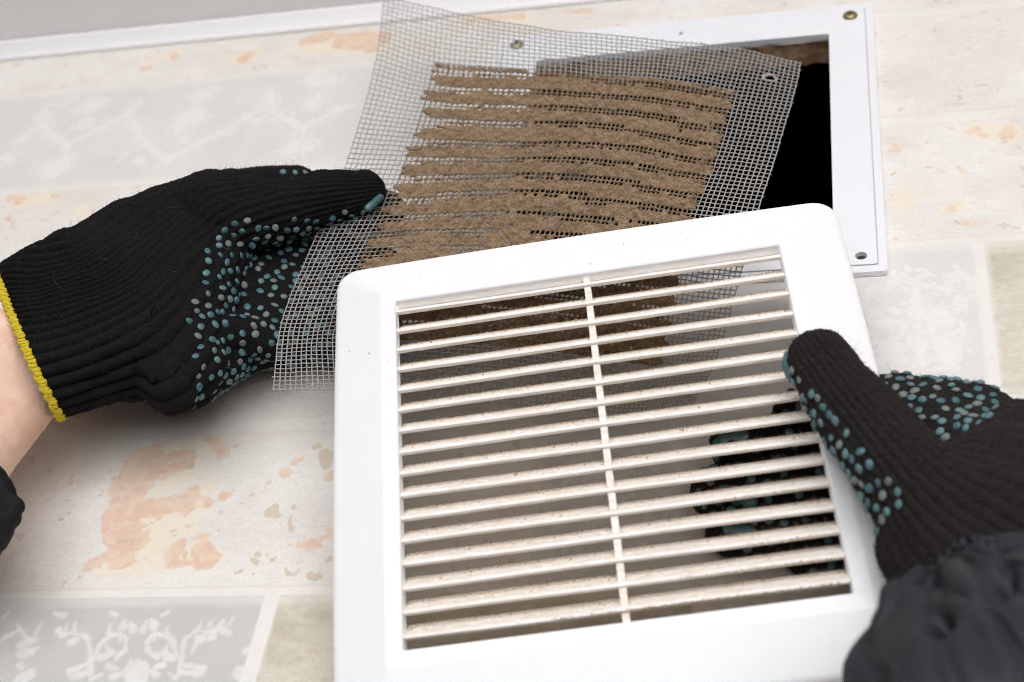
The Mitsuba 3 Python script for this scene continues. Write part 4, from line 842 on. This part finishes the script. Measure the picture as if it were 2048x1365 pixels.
# --- the glove holding the grille
T1 = [(np.array((0.06027, -0.04353, 2.12629)), 0.0098), (np.array((0.07077, -0.04295, 2.10595)), 0.0118), (np.array((0.08226, -0.04087, 2.08603)), 0.0135), (np.array((0.09225, -0.03592, 2.07256)), 0.0165)]
th = chain(T1)
palm = hull(T1[3], (np.array((0.08779, -0.02997, 2.06608)), 0.0135), (np.array((0.11065, -0.03006, 2.08599)), 0.0190), (np.array((0.12289, -0.03378, 2.06463)), 0.0220), (np.array((0.10467, -0.03171, 2.04658)), 0.0160))
web = hull((np.array((0.08358, -0.01263, 2.13476)), 0.0115), (np.array((0.10712, -0.01400, 2.12707)), 0.0118), (np.array((0.07906, -0.01225, 2.13690)), 0.0105), (np.array((0.09053, -0.01263, 2.09601)), 0.0120), (np.array((0.11161, -0.01939, 2.09518)), 0.0170))
outer_side = hull((np.array((0.11800, -0.02196, 2.11214)), 0.0125), (np.array((0.11097, -0.02650, 2.08905)), 0.0170), (np.array((0.12719, -0.02121, 2.08742)), 0.0190))
FN = -0.0215
f1 = chain([(np.array((0.08943, -0.00921, 2.13164)), 0.0100), (np.array((0.06822, -0.01148, 2.13759)), 0.0088), (np.array((0.05198, -0.01216, 2.13608)), 0.0076)])
f2 = chain([(np.array((0.09043, -0.00758, 2.12253)), 0.0105), (np.array((0.06016, -0.00963, 2.12420)), 0.0090), (np.array((0.03237, -0.01188, 2.12198)), 0.0078)])
f3 = chain([(np.array((0.08963, -0.00517, 2.10835)), 0.0105), (np.array((0.05528, -0.00695, 2.10711)), 0.0090), (np.array((0.02673, -0.00945, 2.10603)), 0.0080)])
f4 = chain([(np.array((0.08878, -0.00551, 2.09243)), 0.0105), (np.array((0.05944, -0.00374, 2.08994)), 0.0088), (np.array((0.03151, -0.00685, 2.09266)), 0.0076)])
lowp = hull((np.array((0.09251, -0.00565, 2.08279)), 0.0110), (np.array((0.07243, -0.00201, 2.08433)), 0.0080), (np.array((0.05496, -0.00340, 2.08650)), 0.0080), (np.array((0.06731, -0.00627, 2.10724)), 0.0090))
gl2 = th + palm + web + outer_side + f1 + f2 + f3 + f4 + lowp
tm2 = flesh(gl2, 0.0006, 16)
P1, N1 = tm2.vertices.copy(), tm2.vertex_normals.copy()
LINE2 = [c for c, _ in T1] + [np.array((0.10807, -0.03330, 2.05689))]
LINE2 = np.array(LINE2)
LINE2 = CubicSpline(np.r_[0, np.cumsum(np.linalg.norm(np.diff(LINE2, axis=0), axis=1))], LINE2)(np.linspace(0, np.linalg.norm(np.diff(LINE2, axis=0), axis=1).sum(), 40))
s2, a2, r2 = axis_coords(P1, LINE2)
fine = np.abs(np.sin(a2 * 16)) ** 0.6
loops = np.sin(s2 * 2 * np.pi / 0.0016 + 2 * np.sin(a2 * 15))
wr = meshkit.fbm(P1 * 75, 3, 23) - 0.5
fn = meshkit.fbm(P1 * 850, 2, 25) - 0.5
tm2.vertices = P1 + N1 * (0.00085 * (fine - 0.6) + 0.0001 * loops + 0.0026 * wr + 0.0006 * fn)[:, None]
GR2 = put('glove', tm2, 'brown_knit', PERSON, True)
tag(GR2, 'black knitted glove with teal grip dots, thumb on the grille')
gl_n = (P1 - GO) @ GN
gp = np.c_[(P1 - GO) @ GX, (P1 - GO) @ GY]


SG = np.array([-0.159, -0.620])                   # the same for the other hand, in the grille's frame
STRIP = [(0.05400, 0.00724), (0.06028, 0.00708), (0.06445, -0.00326), (0.07123, -0.02045), (0.07922, -0.03426), (0.08325, -0.03991), (0.08160, -0.04378), (0.07480, -0.04924), (0.07038, -0.05972), (0.06441, -0.04926), (0.05074, -0.02197)]
PALM2 = [(0.08147, 0.00616), (0.12228, -0.00469), (0.11580, -0.01525), (0.11051, -0.02658), (0.10170, -0.03112), (0.09410, -0.02732), (0.08625, -0.01734), (0.08133, -0.00578)]
fg = gp - ((gl_n - 0.012))[:, None] * SG
gface = N1 @ GN > -0.45
pal2 = within(fg[:, 0], fg[:, 1], STRIP) & (gl_n > -0.010)
pal2 |= within(fg[:, 0], fg[:, 1], PALM2) & (gl_n < 0.008) & gface
pal3 = (gl_n < -0.012) & (N1 @ GN > 0.25) & (gp[:, 0] < (0.08048, -0.01907)[0])
dots_on(tm2, pal2, 0.0031, 0.00140, GR2, 200, 41, 0.5)
dots_on(tm2, pal3, 0.0040, 0.00140, GR2, 100, 43, 0.5)
padm = hull((np.array((0.05136, -0.04367, 2.12997)), 0.0016), (np.array((0.05193, -0.04287, 2.12260)), 0.0016), (np.array((0.05145, -0.04260, 2.12674)), 0.0022))
put('grip_pad', flesh(padm, 0.0007, 2), 'grip_teal', GR2, True)
for c, d in (((0.03609, -0.01786, 2.12078), (0.02906, -0.01731, 2.11993)), ((0.03779, -0.01403, 2.09807), (0.03021, -0.01482, 2.10126)), ((0.03778, -0.01149, 2.08808), (0.03181, -0.01185, 2.08932))):
    put('grip_pad', flesh(hull((np.array(c), 0.0024), (np.array(d), 0.0024)), 0.0009, 2), 'grip_teal', GR2, True)
fuzz(tm2, 4800, GR2, 'brown_knit', 0.0006, 0.0030, 32)

lint = rng.integers(0, len(tm2.vertices), 420)
lint = lint[(tm2.vertex_normals[lint] @ GN) > 0]
tag(put('lint', hairs(tm2.vertices[lint] + tm2.vertex_normals[lint] * 0.0003, rng.normal(0, 1, (len(lint), 3)), rng.uniform(0.0005, 0.0024, len(lint)), 0.000035, 0.9), 'grip_grey', GR2, False), kind='stuff')
# jacket sleeve at that wrist, gathered, close to the camera


sv = hull((np.array((0.08822, -0.05941, 2.03080)), 0.0062), (np.array((0.09969, -0.05771, 2.03281)), 0.0075), (np.array((0.11503, -0.04526, 2.04087)), 0.0100), (np.array((0.08356, -0.05917, 2.02163)), 0.0060), (np.array((0.10054, -0.07204, 2.00205)), 0.0160), (np.array((0.11882, -0.06403, 2.00760)), 0.0250),
          (np.array((0.07936, -0.06468, 2.00322)), 0.0080), (np.array((0.08417, -0.06833, 1.98591)), 0.0160), (np.array((0.12075, -0.06569, 1.98018)), 0.0300))
lobe = chain([(np.array((0.06965, -0.06297, 2.00306)), 0.0040), (np.array((0.07325, -0.06478, 2.00886)), 0.0044), (np.array((0.08194, -0.06390, 2.02261)), 0.0056)]) + hull((np.array((0.07013, -0.06426, 2.00146)), 0.0042), (np.array((0.07936, -0.06468, 2.00322)), 0.0080), (np.array((0.07097, -0.06331, 1.99182)), 0.0060), (np.array((0.08417, -0.06833, 1.98591)), 0.0140), (np.array((0.08353, -0.06093, 2.02032)), 0.0062))
ts = flesh(sv + lobe, 0.0012, 22)
Ps, Ns = ts.vertices.copy(), ts.vertex_normals.copy()
fold = np.zeros(len(Ps))
FOLDS = [((0.08815, -0.06983, 2.03311), (0.08822, -0.06618, 2.01490), 0.0030), ((0.08822, -0.06618, 2.01490), (0.07480, -0.06929, 1.99865), 0.0024), ((0.08903, -0.07089, 2.01212), (0.09874, -0.06931, 2.02117), 0.0024), ((0.10172, -0.07002, 2.02278), (0.10911, -0.07030, 2.02538), 0.0040), ((0.10290, -0.06917, 2.03714), (0.10459, -0.06818, 2.02942), 0.0022)]
for a_, b_, w_ in FOLDS:
    a_, b_ = np.array(a_), np.array(b_)
    d_ = b_ - a_
    L2 = np.linalg.norm(d_)
    e = (Ps - EYE)
    e /= np.linalg.norm(e, axis=1, keepdims=True)
    t = np.clip((Ps - a_) @ d_ / L2 ** 2, 0, 1)
    r_ = np.linalg.norm(Ps - a_ - t[:, None] * d_, axis=1)
    q_ = Ps - a_ - t[:, None] * d_
    mid = (a_ + b_) / 2 - EYE
    mid /= np.linalg.norm(mid)
    lat = q_ - np.outer(q_ @ mid, mid)
    fold -= 0.0055 * np.exp(-(np.linalg.norm(lat, axis=1) / w_) ** 2)
wr = meshkit.fbm(Ps * 38, 2, 61) - 0.5
AX0, AX1 = np.array((0.09282, -0.05836, 2.03745)), np.array((0.12060, -0.06123, 1.98551))
axd = (AX1 - AX0) / np.linalg.norm(AX1 - AX0)
sa = (Ps - AX0) @ axd
wv = Ps - AX0 - np.outer(sa, axd)
n1_ = np.cross(axd, [0, 1.0, 0]); n1_ /= np.linalg.norm(n1_)
th_ = np.arctan2(wv @ n1_, wv @ np.cross(axd, n1_))
rn = meshkit.noise(np.c_[th_ * 4.2 + 1.3 * meshkit.noise(np.c_[sa * 60, sa * 0, sa * 0 + 2]), sa * 22, 0 * sa], 63)
rn2 = meshkit.noise(np.c_[th_ * 9.0 + sa * 30, sa * 45, 0 * sa + 4], 64)
gather = (0.0075 * (np.abs(2 * rn - 1) ** 0.6 - 0.55) + 0.0028 * (np.abs(2 * rn2 - 1) ** 0.6 - 0.5)) * (0.35 + 0.65 * np.exp(-np.maximum(sa, 0) / 0.022))
ts.vertices = Ps + Ns * (0.005 * wr + fold + gather)[:, None]
tag(put('sleeve', ts, 'jacket', PERSON, True), 'dark navy jacket sleeve close to the camera')
